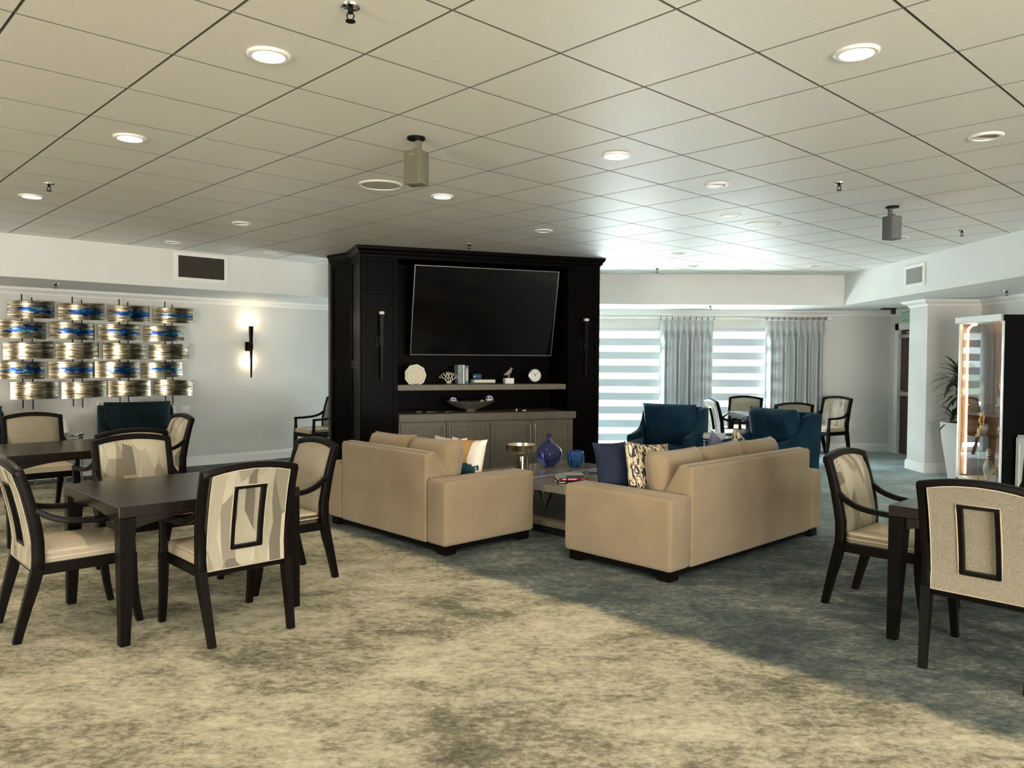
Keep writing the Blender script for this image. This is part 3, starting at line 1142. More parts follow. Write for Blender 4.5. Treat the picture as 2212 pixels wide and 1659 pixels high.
# ================================================================== wing chairs
def make_wing(label, loc, rz, mat, wdt=0.84):
    t = thing('wing_chair', label, 'armchair', loc, rz, 'velvet wing chairs')
    v = M[mat]
    x = wdt / 2
    side = [(0.40, 0.09), (0.41, 0.585), (0.25, 0.61), (0.08, 0.64), (-0.02, 0.68), (-0.08, 0.75), (-0.12, 0.84), (-0.17, 0.91), (-0.24, 0.935), (-0.43, 0.94), (-0.41, 0.60), (-0.37, 0.09)]
    for s in (-1, 1):
        obj('side_panel', bevel(prism_yz(side, min(s * x, s * (x - 0.085)), max(s * x, s * (x - 0.085))), 0.018, 2, 0.5), v, t, 50)
    bk = [(-0.37, 0.09), (-0.41, 0.60), (-0.435, 0.945), (-0.33, 0.945), (-0.25, 0.60), (-0.22, 0.30), (-0.22, 0.09)]
    obj('back', bevel(prism_yz(bk, -x + 0.08, x - 0.08), 0.02, 2, 0.3), v, t, 50)
    obj('base', rbox(-x + 0.08, x - 0.08, -0.25, 0.39, 0.09, 0.29, 0.015, 2), v, t)
    obj('seat_cushion', rbox(-x + 0.09, x - 0.09, -0.22, 0.42, 0.28, 0.43, 0.045, 3, 0.03), v, t, 60)
    obj('back_pillow', xf(cushion(wdt - 0.10, 0.60, 0.26, 14, 0.02, 6), (0, -0.09, 0.70), (-0.19, 0, 0)), v, t, 80)
    for sx in (-1, 1):
        for sy in (-1, 1):
            obj('foot', loft([[(sx * (x - 0.07) + u * k, sy * 0.32 + w_ * k, z) for u, w_ in ((-1, -1), (1, -1), (1, 1), (-1, 1))] for z, k in ((0, 0.018), (0.095, 0.028))]), M['espresso'], t)
    return t


make_wing('blue velvet wing chair left of the chrome side table, before the striped window shade', (2.08, 10.45, 0), facing(-0.52, -0.85), 'velvet', 0.84)
make_wing('blue velvet wing chair seen side on, behind the far end of the long sofa', (3.17, 9.62, 0), facing(-0.88, -0.47), 'velvet', 0.84)
make_wing('dark teal wing chair under the wall sculpture, behind the far left table', ab(10.84, 3.55), facing(0.53, -0.85), 'dark_velvet', 0.90)
make_wing('dark teal wing chair cut by the left edge of the view, beside the lamp', ab(10.75, 1.62), facing(0.72, -0.69), 'dark_velvet', 0.90)


# ================================================================== coffee table and what stands on it
def mk_lacquer():
    m = NT('grey_lacquer')
    nz = m.noise(m.coord(scale=(2, 14, 2)), 3, 4)
    m.base(m.ramp(nz, [(0.3, (0.20, 0.18, 0.16)), (0.7, (0.29, 0.265, 0.235))]))
    m.set(Roughness=0.13)
    return m.m


M['lacquer'] = mk_lacquer()
CT = ab(5.26, 5.78)
ct = thing('coffee_table', 'large square grey lacquer coffee table on chrome V legs between the two tan sofas', 'coffee table', CT, FACE_A)
CW, CL = 0.72, 0.72
obj('tabletop', join(rbox(-CW, -0.003, -CL, CL, 0.39, 0.45, 0.004, 1), rbox(0.003, CW, -CL, CL, 0.39, 0.45, 0.004, 1)), M['lacquer'], ct)
obj('inlay', box(-CW + 0.002, CW - 0.002, -0.006, 0.006, 0.447, 0.4512), M['white'], ct, 0)
obj('lower_shelf', rbox(-CW + 0.01, CW - 0.01, -CL + 0.01, CL - 0.01, 0.075, 0.125, 0.004, 1), M['cab_wood'], ct)
obj('plinth', box(-CW + 0.06, CW - 0.06, -CL + 0.06, CL - 0.06, 0.0, 0.075), M['black'], ct, 0)
for bx_, by_, dx, dy in ((-0.30, 0.02, 0.03, 0.15), (0.30, 0.02, -0.03, 0.15), (0.0, -0.48, 0.15, 0.03), (0.0, 0.50, 0.15, -0.03)):
    obj('leg', join(tube([(bx_, by_, 0.125), (bx_ + dx, by_ + dy, 0.39)], [0.012, 0.028], 12), tube([(bx_, by_, 0.125), (bx_ - dx, by_ - dy, 0.39)], [0.012, 0.028], 12), sphere(0.018, (bx_, by_, 0.138))), M['chrome'], ct)


def at_floorplane(px, py, h):
    d = _f + _r * ((px - 1106) / FPX) - _u * ((py - 829.5) / FPX)
    t = (h - CAM_H) / d.z
    return Vector((0, 0, CAM_H)) + d * t


# positions on the table top, measured once in metres
P = at_floorplane(1127, 1027, 0.4515)
tag(obj('compote', join(lathe([(0.085, 0), (0.088, 0.008), (0.070, 0.02), (0.062, 0.19), (0.075, 0.20), (0.12, 0.215), (0.15, 0.245), (0.157, 0.30), (0.150, 0.302), (0.142, 0.25), (0.05, 0.225), (0.001, 0.222)], 36)), M['champagne'], None, 30, P),
    'champagne metal footed bowl on the coffee table, left of the round blue vase', 'bowl')


def mk_blue_glass(name, col, rough, dens):
    m = NT(name)
    m.base(col)
    m.set(Roughness=rough, IOR=1.45)
    m.p.inputs['Transmission Weight'].default_value = dens
    return m.m


M['vase_glass'] = mk_blue_glass('violet_blue_glass', (0.10, 0.11, 0.36), 0.04, 0.75)
M['vase_cap'] = M['vase_glass']


def mk_votive():
    m = NT('cobalt_cut_glass')
    w1 = m.n('ShaderNodeTexWave', wave_type='BANDS', bands_direction='X', i_Scale=26, i_Distortion=9, i_Detail=3, i_Detail_Scale=1.5)
    m.l(m.coord(scale=(1, 1, 0.35)), w1.inputs['Vector'])
    m.base(m.ramp(w1.outputs['Fac'], [(0.3, (0.003, 0.03, 0.30)), (0.7, (0.01, 0.12, 0.55)), (0.95, (0.10, 0.42, 0.80))]))
    m.set(Roughness=0.2)
    m.p.inputs['Transmission Weight'].default_value = 0.3
    m.bump(w1.outputs['Fac'], 0.6, 0.004)
    return m.m


M['votive'] = mk_votive()
P = at_floorplane(1186, 1008, 0.4515)
R0 = 0.134
pr = [(0.001, 0.0), (0.05, 0.0)] + [(R0 * math.sin(q), 0.132 - R0 * math.cos(q)) for q in [0.42 + (2.88 - 0.42) * k / 18 for k in range(19)]] + [(0.028, 0.272), (0.024, 0.31), (0.025, 0.335), (0.030, 0.345), (0.020, 0.345), (0.018, 0.28)]
tag(obj('round_vase', lathe(pr, 40), M['vase_glass'], None, 40, P), 'round violet-blue glass bottle vase with narrow neck on the coffee table', 'vase')
P = at_floorplane(1243, 1008, 0.4515)
tag(obj('votive_bowl', lathe([(0.001, 0), (0.055, 0), (0.075, 0.02), (0.092, 0.065), (0.092, 0.115), (0.083, 0.16), (0.079, 0.168), (0.074, 0.165), (0.082, 0.11), (0.080, 0.07), (0.05, 0.015), (0.001, 0.012)], 36), M['votive'], None, 40, P),
    'cobalt blue cut glass tumbler vase on the coffee table', 'vase')


def book(name, label, loc, rz, w, d, h, cover, page='page', group=None, spine=None):
    """lying book: spine along local -y side"""
    t = thing(name, label, 'book', loc, rz, group)
    c = 0.0025
    obj('cover', join(box(-w / 2, w / 2, -d / 2, d / 2, 0, c), box(-w / 2, w / 2, -d / 2, d / 2, h - c, h), box(-w / 2, w / 2, -d / 2, -d / 2 + c, 0, h)), M[cover], t, 0)
    obj('pages', box(-w / 2 + 0.004, w / 2 - 0.004, -d / 2 + c, d / 2 - 0.004, c, h - c), M[page], t, 0)
    if spine:
        obj('spine_lettering', join(*[box(a, b, -d / 2 - 0.0006, -d / 2 + 0.0004, h * 0.3, h * 0.68) for a, b in spine]), M['white'], t, 0)
    return t


M['page'] = plain('paper', (0.70, 0.66, 0.56), 0.8)
M['red'] = plain('red_cover', (0.30, 0.012, 0.018), 0.4)
M['aqua'] = plain('aqua_cover', (0.22, 0.50, 0.52), 0.4)
M['slate_cover'] = plain('slate_cover', (0.05, 0.08, 0.11), 0.4)
M['black_cover'] = plain('black_cover', (0.010, 0.010, 0.012), 0.35)
M['dark_green'] = plain('dark_green_cover', (0.006, 0.03, 0.03), 0.5)
M['pale_cover'] = plain('pale_grey_cover', (0.46, 0.44, 0.42), 0.45, vary=0.1)
BKP = at_floorplane(1233, 1040, 0.4515)
BR = facing(-0.06, 1.0) + 0.12
ST = 'books on the coffee table'
book('coffee_table_book', 'black spined book at the bottom of the coffee table stack', (BKP.x, BKP.y, 0.4515), FACE_B + 0.92, 0.30, 0.23, 0.022, 'black_cover', group=ST, spine=[(-0.13, -0.07)])
bt = book('coffee_table_book', 'red spined book with aqua cover in the middle of the coffee table stack', (BKP.x, BKP.y + 0.015, 0.4740), FACE_B + 0.95, 0.27, 0.24, 0.028, 'red', group=ST, spine=[(-0.10, -0.07), (-0.05, -0.02), (-0.015, 0.03), (0.08, 0.085), (0.095, 0.10)])
obj('dust_jacket', box(-0.1345, 0.1345, -0.1195, 0.1195, 0.0275, 0.0285), M['aqua'], bt, 0)
bt = book('coffee_table_book', 'small slate book with pale cover on top of the coffee table stack', (BKP.x + 0.025, BKP.y - 0.01, 0.5030), FACE_B + 0.93, 0.17, 0.17, 0.020, 'slate_cover', group=ST)
obj('dust_jacket', box(-0.084, 0.084, -0.084, 0.084, 0.0195, 0.0205), M['pale_cover'], bt, 0)
P = at_floorplane(1292, 1021, 0.4515)
book('coffee_table_book', 'flat dark book alone on the coffee table beside the navy pillow', (P.x, P.y, 0.4515), FACE_B + 0.9, 0.22, 0.16, 0.018, 'slate_cover', group=ST)

# ================================================================== chrome side tables


def side_table(label, loc, r, h):
    t = thing('side_table', label, 'side table', loc, 0.0, 'chrome side tables')
    obj('tabletop', lathe([(0.001, h - 0.012), (r - 0.01, h - 0.012), (r - 0.01, h), (0.001, h)], 40), M['pale_top'], t)
    rim = [(r * math.cos(q), r * math.sin(q), h - 0.012) for q in [2 * PI * k / 40 for k in range(40)]]
    obj('rim', join(tube(rim, 0.012, 8, closed=True), tube([(p[0], p[1], h - 0.05) for p in rim], 0.008, 6, closed=True)), M['chrome'], t)
    for k in range(4):
        q = PI / 4 + k * PI / 2
        obj('leg', tube([(r * 0.97 * math.cos(q), r * 0.97 * math.sin(q), z) for z in (0.0, h - 0.02)], 0.010, 8), M['chrome'], t)
    return t


M['pale_top'] = plain('pale_marble', (0.62, 0.62, 0.60), 0.12, vary=0.06)
STP = (2.69, 10.14, 0)
side_table('round chrome side table between the two blue wing chairs', STP, 0.235, 0.58)
bt = book('hardback_book', 'thick pale grey book on the chrome side table between the blue chairs', (2.62, 10.12, 0.580), facing(0.3, 1), 0.28, 0.21, 0.055, 'pale_cover')
LT = ab(10.95, 2.64)
side_table('round chrome side table carrying the lamp by the left wall', LT, 0.27, 0.62)
lt = thing('table_lamp', 'small table lamp with tapered white shade, half hidden by a chair at the left', 'lamp', (LT[0] - 0.04, LT[1] + 0.02, 0.62))
obj('base', lathe([(0.001, 0), (0.06, 0), (0.06, 0.008), (0.012, 0.014), (0.012, 0.06), (0.001, 0.06)], 24), M['chrome'], lt)
M['lamp_shade'] = plain('white_lamp_shade', (0.84, 0.83, 0.80), 0.7)
obj('lamp_shade', lathe([(0.150, 0.015), (0.095, 0.195), (0.092, 0.195), (0.147, 0.015)], 32), M['lamp_shade'], lt)

# ================================================================== media wall
U0 = Vector((-1.80, 9.38))
UD = Vector((0.934, 0.358)).normalized()
URZ = math.atan2(UD.y, UD.x)
UL = 3.16
UN = Vector((-UD.y, UD.x))


def unit_pt(x, y, z=0.0):
    p = U0 + UD * x + UN * y
    return (p.x, p.y, z)


mw = thing('media_wall', 'near-black wood media wall with crown in the middle of the room, holding the television', 'wall unit', unit_pt(0, 0), URZ)
uw = M['unit_wood']
R0x, R1x, RD = 0.44, 2.71, 0.62
plan_back = [(0, 0.66), (UL, 0.66), (UL + 0.19, 1.12), (UL + 0.19, 1.42), (-0.19, 1.42), (-0.19, 1.12)]
carc = join(box(0, R0x, 0, 0.66, 0, 2.80), box(R1x, UL, 0, 0.66, 0, 2.80), box(R0x, R1x, RD, 0.66, 0, 2.80), box(R0x, R1x, 0.0, RD, 2.785, 2.80), prism(plan_back, 0, 2.80))
obj('body', carc, uw, mw, 0)
outl = [(0, 0), (UL, 0), (UL, 0.66), (UL + 0.19, 1.12), (UL + 0.19, 1.42), (-0.19, 1.42), (-0.19, 1.12), (0, 0.66)]
crp = [(0, 0), (0.012, 0), (0.014, 0.02), (0.034, 0.035), (0.040, 0.06), (0.062, 0.085), (0.066, 0.11), (0.072, 0.118), (0, 0.118)]
obj('crown', join(moulding([outl[6], outl[7], outl[0], outl[1], outl[2], outl[3]], crp, 2.798, -1), prism([(p[0] + 0.0, p[1]) for p in outl], 2.795, 2.914)), uw, mw, 20)


def shaker(x0, x1, z0, z1, s=0.055, d=0.016):
    """raised frame in the XZ plane, facing -y"""
    return join(box(x0, x0 + s, -d, 0, z0, z1), box(x1 - s, x1, -d, 0, z0, z1), box(x0 + s, x1 - s, -d, 0, z0, z0 + s), box(x0 + s, x1 - s, -d, 0, z1 - s, z1))


for x0, x1 in ((0.0, R0x), (R1x, UL)):
    obj('panel_frame', bevel(join(shaker(x0, x1, 0.0, 2.40), shaker(x0, x1, 2.40, 2.795)), 0.003, 1, 0.8), uw, mw)
# side return frames (left): plane x=0, running in y
gl = xf(join(shaker(-0.66, 0, 0, 1.50), shaker(-0.66, 0, 1.50, 2.795)), (0, 0, 0), (0, 0, -PI / 2))
gr = xf(join(shaker(0, 0.66, 0, 1.50), shaker(0, 0.66, 1.50, 2.795)), (UL, 0, 0), (0, 0, PI / 2))
obj('side_panel_frame', bevel(gl, 0.003, 1, 0.8), uw, mw)
obj('side_panel_frame', bevel(gr, 0.003, 1, 0.8), uw, mw)
q = math.hypot(0.19, 0.46)
an = math.atan2(0.46, -0.19)
gw = xf(join(shaker(-q, 0, 0, 1.50), shaker(-q, 0, 1.50, 2.795)), (0, 0.66, 0), (0, 0, an + PI))
obj('side_panel_frame', bevel(gw, 0.003, 1, 0.8), uw, mw)

sh = thing('floating_shelf', 'taupe wood shelf under the television holding the ornaments', 'shelf', unit_pt(0, 0), URZ)
obj('shelf_board', rbox(R0x + 0.002, R1x - 0.012, 0.02, RD - 0.003, 1.185, 1.255, 0.004, 1), M['cab_wood'], sh)

cb = thing('sideboard', 'taupe four-door base cabinet at the foot of the media wall, below the floating shelf', 'cabinet', unit_pt(0, 0), URZ)
cx0, cx1 = R0x + 0.012, R1x - 0.012
obj('body', join(box(cx0 + 0.004, cx1 - 0.004, -0.02, RD - 0.004, 0.07, 0.808), box(cx0 - 0.005, 2.775, -0.034, -0.018, 0.07, 0.808)), M['cab_wood'], cb, 0)
obj('plinth', box(cx0 + 0.03, cx1 - 0.03, 0.02, RD - 0.03, 0, 0.07), M['black'], cb, 0)
obj('worktop', join(rbox(cx0, cx1 - 0.001, -0.002, RD - 0.003, 0.808, 0.90, 0.002, 1), rbox(cx0 - 0.01, 2.80, -0.085, -0.0175, 0.808, 0.90, 0.004, 1), box(cx0, cx1, -0.02, 0.0, 0.81, 0.899)), M['cab_wood'], cb)
dw = (2.775 - cx0 - 0.03) / 4
for k in range(4):
    a = cx0 + 0.015 + k * dw + 0.003
    b = a + dw - 0.006
    g = join(box(a, b, -0.044, -0.031, 0.085, 0.795), xf(shaker(a, b, 0.085, 0.795, 0.06, 0.010), (0, -0.044, 0)))
    d_ = obj('door', bevel(g, 0.002, 1, 0.8), M['cab_wood'], cb)
    hx = (b - 0.03) if k % 2 == 0 else (a + 0.03)
    obj('handle', join(tube([(hx, -0.085, 0.45), (hx, -0.085, 0.75)], 0.007, 8), tube([(hx, -0.085, 0.49), (hx, -0.05, 0.49)], 0.005, 6), tube([(hx, -0.085, 0.71), (hx, -0.05, 0.71)], 0.005, 6)), M['nickel'], d_)

# television, tilted forward
tw, th_, tt = 1.95, 1.14, 0.045
tvx, tvz0, tvz1 = 1.645, 1.63, 2.72
tilt = math.asin(0.25 / th_)
tv = thing('television', 'large flat black television tilted forward on the media wall', 'television', unit_pt(tvx, 0.37, tvz0), URZ)
tr = (tilt, 0, 0)
fr = join(box(-tw / 2, -tw / 2 + 0.012, -tt, 0, 0, th_), box(tw / 2 - 0.012, tw / 2, -tt, 0, 0, th_), box(-tw / 2, tw / 2, -tt, 0, 0, 0.016), box(-tw / 2, tw / 2, -tt, 0, th_ - 0.012, th_))
obj('frame', bevel(fr, 0.002, 1, 0.8), M['tv_frame'] if 'tv_frame' in M else M.setdefault('tv_frame', plain('tv_frame_metal', (0.36, 0.34, 0.31), 0.3, 1.0)), tv, 30, None, tr)
obj('screen', box(-tw / 2 + 0.011, tw / 2 - 0.011, -tt + 0.006, -0.004, 0.015, th_ - 0.011), M['screen'], tv, 0, None, tr)
obj('wall_mount', join(box(-0.3, 0.3, 0.0, 0.05, 0.3, 0.75)), M['black'], tv, 0, None, tr)
obj('mount_arm', join(box(-0.25, -0.18, 0.05, RD - 0.372, 0.45, 0.55), box(0.18, 0.25, 0.05, RD - 0.372, 0.45, 0.55)), M['black'], tv, 0)


def sconce(label, loc, rz, lit):
    """torch sconce; wall plane is local y=0, room on -y"""
    t = thing('torch_sconce', label, 'wall lamp', loc, rz, 'torch wall sconces')
    rings = []
    for z, w_ in ((-0.42, 0.020), (-0.30, 0.024), (0.0, 0.034), (0.12, 0.040), (0.36, 0.055)):
        yy = -0.095
        rings.append([(-w_ * 0.5 + 0.0, yy - w_ * 0.5, z), (w_ * 0.5, yy - w_ * 0.5, z), (w_ * 0.5, yy + w_ * 0.5, z), (-w_ * 0.5, yy + w_ * 0.5, z)])
    obj('torch_body', bevel(loft(rings), 0.003, 1, 0.8), M['bronze'], t)
    obj('wall_plate', join(rbox(-0.055, 0.055, -0.022, -0.001, -0.02, 0.12, 0.004, 1), rbox(-0.032, 0.032, -0.10, -0.02, 0.0, 0.10, 0.004, 1)), M['bronze'], t)
    obj('diffuser', box(-0.026, 0.026, -0.121, -0.069, 0.362, 0.395), M['sconce_lit'] if lit else M['sconce_off'], t, 0)
    if lit:
        lamp('glow', 'POINT', (0, -0.045, -0.17), 2.2, (1.0, 0.78, 0.52), parent=t, shadow_soft_size=0.012)
        lamp('glow', 'POINT', (0, -0.10, 0.43), 2.2, (1.0, 0.78, 0.52), parent=t, shadow_soft_size=0.02)
    return t


M['sconce_lit'] = emit('sconce_light', (1.0, 0.86, 0.66), 6.0)
M['sconce_off'] = plain('frosted_acrylic', (0.62, 0.60, 0.55), 0.4)
sconce('dark torch-shaped sconce on the left pilaster of the media wall', unit_pt(0.225, -0.002, 1.74), URZ, False)
sconce('dark torch-shaped sconce on the right pilaster of the media wall', unit_pt(2.93, -0.002, 1.72), URZ, False)
sc_p = ab(WA - 0.002, 5.35, 1.70)
sconce('lit dark torch-shaped sconce on the left wall beside the wall sculpture', sc_p, FACE_A, True)

# ornaments on the shelf and sideboard (positions in the media wall frame)


def upt(x, y, z):
    return unit_pt(x, y, z)


SZ = 1.2555
# shell disc
bmv, bmf = [], []
ns, nr = 40, 14
for j in range(nr + 1):
    r = 0.135 * j / nr
    for i in range(ns):
        q = 2 * PI * i / ns
        wob = 1 + 0.03 * math.cos(9 * q) * (j / nr)
        dz = 0.007 * math.sin(j * 2.4) + 0.022 * (1 - (j / nr) ** 2)
        zz = r * wob * math.sin(q)
        bmv.append((r * wob * math.cos(q), -dz, max(-0.115, zz)))
back = [(v[0], 0.014, v[2]) for v in bmv[-ns:]]
F = []
for j in range(nr):
    for i in range(ns):
        k = (i + 1) % ns
        F.append((j * ns + i, j * ns + k, (j + 1) * ns + k, (j + 1) * ns + i))
n0 = len(bmv)
for i in range(ns):
    k = (i + 1) % ns
    F.append((nr * ns + i, nr * ns + k, n0 + k, n0 + i))
F.append(tuple(n0 + i for i in range(ns)))
tag(obj('shell_disc', (bmv + back, F), M['ceramic'], None, 50, upt(0.70, 0.16, SZ + 0.115), (0.0, 0, URZ)), 'cream ribbed shell disc standing at the left end of the shelf', 'ornament')

# coral
ct_ = thing('coral_ornament', 'small cream branching coral on a dark base beside the upright books', 'ornament', upt(1.145, 0.20, SZ), URZ)
g = []
random.seed(3)


def branch(p, ang, ln, r, dep):
    e = (p[0] + math.sin(ang) * ln, p[1] + random.uniform(-0.012, 0.012), p[2] + math.cos(ang) * ln)
    g.append(tube([p, e], [r, r * 0.75], 6))
    if dep:
        for da in (random.uniform(-0.65, -0.3), random.uniform(0.25, 0.65)):
            branch(e, ang * 0.8 + da, ln * random.uniform(0.62, 0.85), r * 0.72, dep - 1)


for a0_ in (-0.62, -0.15, 0.3, 0.7):
    branch((a0_ * 0.02, 0, 0.012), a0_, 0.055, 0.007, 3)
obj('coral', join(*g), M['ceramic'], ct_, 60)
obj('base', box(-0.05, 0.05, -0.035, 0.035, 0, 0.012), M['black'], ct_, 0)


def upright(label, x, y, w, d, h, cov, spn):
    t = thing('hardback_book', label, 'book', upt(x, y, SZ), URZ, 'books on the shelf')
    obj('cover', join(box(-w / 2, -w / 2 + 0.003, 0, d, 0, h), box(w / 2 - 0.003, w / 2, 0, d, 0, h), box(-w / 2, w / 2, 0, 0.004, 0, h)), M[cov], t, 0)
    obj('pages', box(-w / 2 + 0.003, w / 2 - 0.003, 0.004, d - 0.005, 0.003, h - 0.004), M['page'], t, 0)
    if spn:
        obj('spine_bands', join(*[box(-w / 2 + 0.006, w / 2 - 0.006, -0.0006, 0.0005, a, b) for a, b in spn]), M['pale_cover'], t, 0)


M['teal_cover'] = plain('grey_teal_cover', (0.20, 0.27, 0.28), 0.25, vary=0.25, vscale=14)
M['blue_cover'] = plain('steel_blue_cover', (0.06, 0.14, 0.24), 0.3, vary=0.3, vscale=14)
upright('tall grey-teal book standing beside the coral on the shelf', 1.295, 0.20, 0.060, 0.16, 0.245, 'teal_cover', None)
upright('slim cream-spined book between the two darker upright shelf books', 1.343, 0.20, 0.026, 0.16, 0.245, 'ceramic', [(0.18, 0.20)])
upright('steel blue book standing at the right of the upright shelf books', 1.385, 0.20, 0.046, 0.16, 0.235, 'blue_cover', [(0.04, 0.20)])
book('hardback_book', 'dark green book lying flat under the white book on the shelf', upt(1.60, 0.24, SZ), URZ, 0.31, 0.20, 0.018, 'dark_green', group='books on the shelf')
book('hardback_book', 'white book lying flat on the dark green book on the shelf', upt(1.61, 0.24, SZ + 0.0185), URZ, 0.285, 0.19, 0.038, 'page', group='books on the shelf')
M['block_glass'] = mk_blue_glass('blue_glass_block', (0.05, 0.16, 0.30), 0.08, 0.6)
tag(obj('glass_block', rbox(-0.055, 0.055, -0.02, 0.02, 0, 0.072, 0.006, 2), M['block_glass'], None, 35, upt(1.545, 0.27, SZ + 0.057), (0, 0, URZ)), 'small dark blue glass block on top of the white shelf book', 'ornament')

bd = thing('bird_figurine', 'taupe bird figurine on a white block on the shelf', 'figurine', upt(1.965, 0.22, SZ), URZ)
obj('plinth', rbox(-0.06, 0.06, -0.045, 0.045, 0, 0.075, 0.003, 1), M['white'], bd)
M['bird'] = plain('taupe_ceramic', (0.30, 0.25, 0.20), 0.4)
body = []
for x, z, r in ((-0.070, 0.115, 0.004), (-0.048, 0.122, 0.012), (-0.02, 0.134, 0.024), (0.005, 0.150, 0.030), (0.02, 0.168, 0.025), (0.028, 0.184, 0.018), (0.034, 0.196, 0.017), (0.038, 0.208, 0.011), (0.040, 0.215, 0.003)):
    body.append(((x, 0, z), r))
obj('bird_body', join(tube([b_[0] for b_ in body], [b_[1] for b_ in body], 14), tube([(0.044, 0, 0.20), (0.068, 0, 0.197)], [0.006, 0.001], 8), tube([(0.0, -0.008, 0.075), (0.0, -0.008, 0.135)], 0.010, 6), tube([(0.0, 0.010, 0.075), (0.0, 0.010, 0.135)], 0.010, 6)), M['bird'], bd, 60)

ck = thing('desk_clock', 'round desk clock with white face at the right end of the shelf', 'clock', upt(2.33, 0.24, SZ), URZ)
obj('case', xf(lathe([(0.001, -0.012), (0.086, -0.012), (0.090, 0.0), (0.090, 0.045), (0.082, 0.05), (0.078, 0.044), (0.001, 0.044)], 40), (0, 0, 0.108), (PI / 2, 0, 0)), M['nickel'], ck)
obj('dial', xf(lathe([(0.001, 0.044), (0.078, 0.044), (0.078, 0.046), (0.001, 0.046)], 40), (0, 0, 0.108), (PI / 2, 0, 0)), M['white'], ck)
tk = [xf(box(-0.002, 0.002, -0.0475, -0.046, 0.058, 0.070), (0, 0, 0.108), (0, k * PI / 6, 0)) for k in range(12)]
obj('hour_marks', join(*tk), M['black'], ck, 0)
obj('hand', xf(box(-0.003, 0.003, -0.049, -0.047, -0.01, 0.045), (0, 0, 0.108), (0, -0.6, 0)), M['black'], ck, 0)
obj('hand', xf(box(-0.002, 0.002, -0.050, -0.048, -0.012, 0.064), (0, 0, 0.108), (0, 0.75, 0)), M['black'], ck, 0)
obj('stand', join(tube([(-0.112, -0.02, 0.108), (-0.088, -0.02, 0.108)], 0.004, 6), tube([(0.112, -0.02, 0.108), (0.088, -0.02, 0.108)], 0.004, 6), tube([(-0.098, -0.02, 0.108), (-0.098, -0.02, 0.004), (0.098, -0.02, 0.004), (0.098, -0.02, 0.108)], 0.004, 6)), M['bronze'], ck)

# bowl with spheres on the sideboard
bw = upt(1.445, 0.22, 0.9005)
M['hammered'] = plain('hammered_pewter', (0.40, 0.38, 0.33), 0.35, 0.85, vary=0.35, vscale=30)
rings = []
for (a, b, z) in ((0.07, 0.05, 0.0), (0.075, 0.055, 0.01), (0.06, 0.045, 0.02), (0.10, 0.06, 0.03), (0.20, 0.10, 0.06), (0.28, 0.14, 0.095), (0.325, 0.165, 0.125), (0.332, 0.17, 0.135), (0.322, 0.162, 0.133), (0.27, 0.13, 0.10), (0.18, 0.09, 0.075), (0.02, 0.01, 0.065)):
    rings.append([(a * math.cos(t_), b * math.sin(t_), z + (0.012 * math.cos(t_) ** 2 if z > 0.09 else 0)) for t_ in [2 * PI * k / 36 for k in range(36)]])
tag(obj('oval_bowl', loft(rings), M['hammered'], None, 50, bw, (0, 0, URZ)), 'long hammered pewter bowl with blue patterned balls on the sideboard', 'bowl')


def mk_delft():
    m = NT('delft_pattern')
    v = m.n('ShaderNodeTexVoronoi', feature='F1', i_Scale=22)
    m.l(m.coord(), v.inputs['Vector'])
    m.base(m.ramp(v.outputs['Distance'], [(0.28, (0.05, 0.06, 0.22)), (0.36, (0.70, 0.70, 0.72))]))
    m.set(Roughness=0.2)
    return m.m


M['delft'] = mk_delft()
for nx, ny, zz, r, lab in ((-0.235, 0.0, 0.145, 0.048, 'white and blue ball resting at the left end of the pewter bowl'), (0.16, 0.02, 0.115, 0.036, 'small white and blue ball in the pewter bowl beside the large ball'), (0.255, 0.0, 0.158, 0.052, 'larger white and blue patterned ball at the right end of the pewter bowl')):
    p = Vector(bw) + Vector((UD.x * nx + UN.x * ny, UD.y * nx + UN.y * ny, zz))
    tag(obj('decor_ball', sphere(r, seg=20), M['delft'], None, 60, p), lab, 'ornament', 'patterned balls in the bowl')
for x, y, w_, d_, h_, mt, lab, nm, ct__ in ((0.735, 0.10, 0.085, 0.04, 0.022, 'black', 'small black gadget nearest the left end of the sideboard', 'remote_control', 'remote'), (0.90, 0.12, 0.15, 0.045, 0.018, 'black', 'black remote control lying left on the sideboard', 'remote_control', 'remote'), (1.13, 0.12, 0.13, 0.04, 0.016, 'black', 'black remote control just left of the pewter bowl', 'remote_control', 'remote'),
                                            (2.06, 0.18, 0.018, 0.018, 0.03, 'white', 'tiny white upright piece right of the pewter bowl', 'small_figure', 'ornament'), (2.17, 0.18, 0.05, 0.03, 0.014, 'white', 'tiny flat white piece farthest right on the sideboard', 'small_box', 'ornament')):
    o = thing(nm, lab, ct__, upt(x, y, 0.9005), URZ)
    obj('casing', rbox(-w_ / 2, w_ / 2, -d_ / 2, d_ / 2, 0, h_, min(w_, d_, h_) * 0.3, 2), M[mt], o)
    if mt == 'black':
        obj('buttons', join(*[box(-w_ * 0.35 + w_ * 0.2 * k, -w_ * 0.35 + w_ * 0.2 * k + w_ * 0.1, -d_ * 0.2, d_ * 0.2, h_ - 0.0005, h_ + 0.0015) for k in range(4)]), M['nickel'], o, 0)

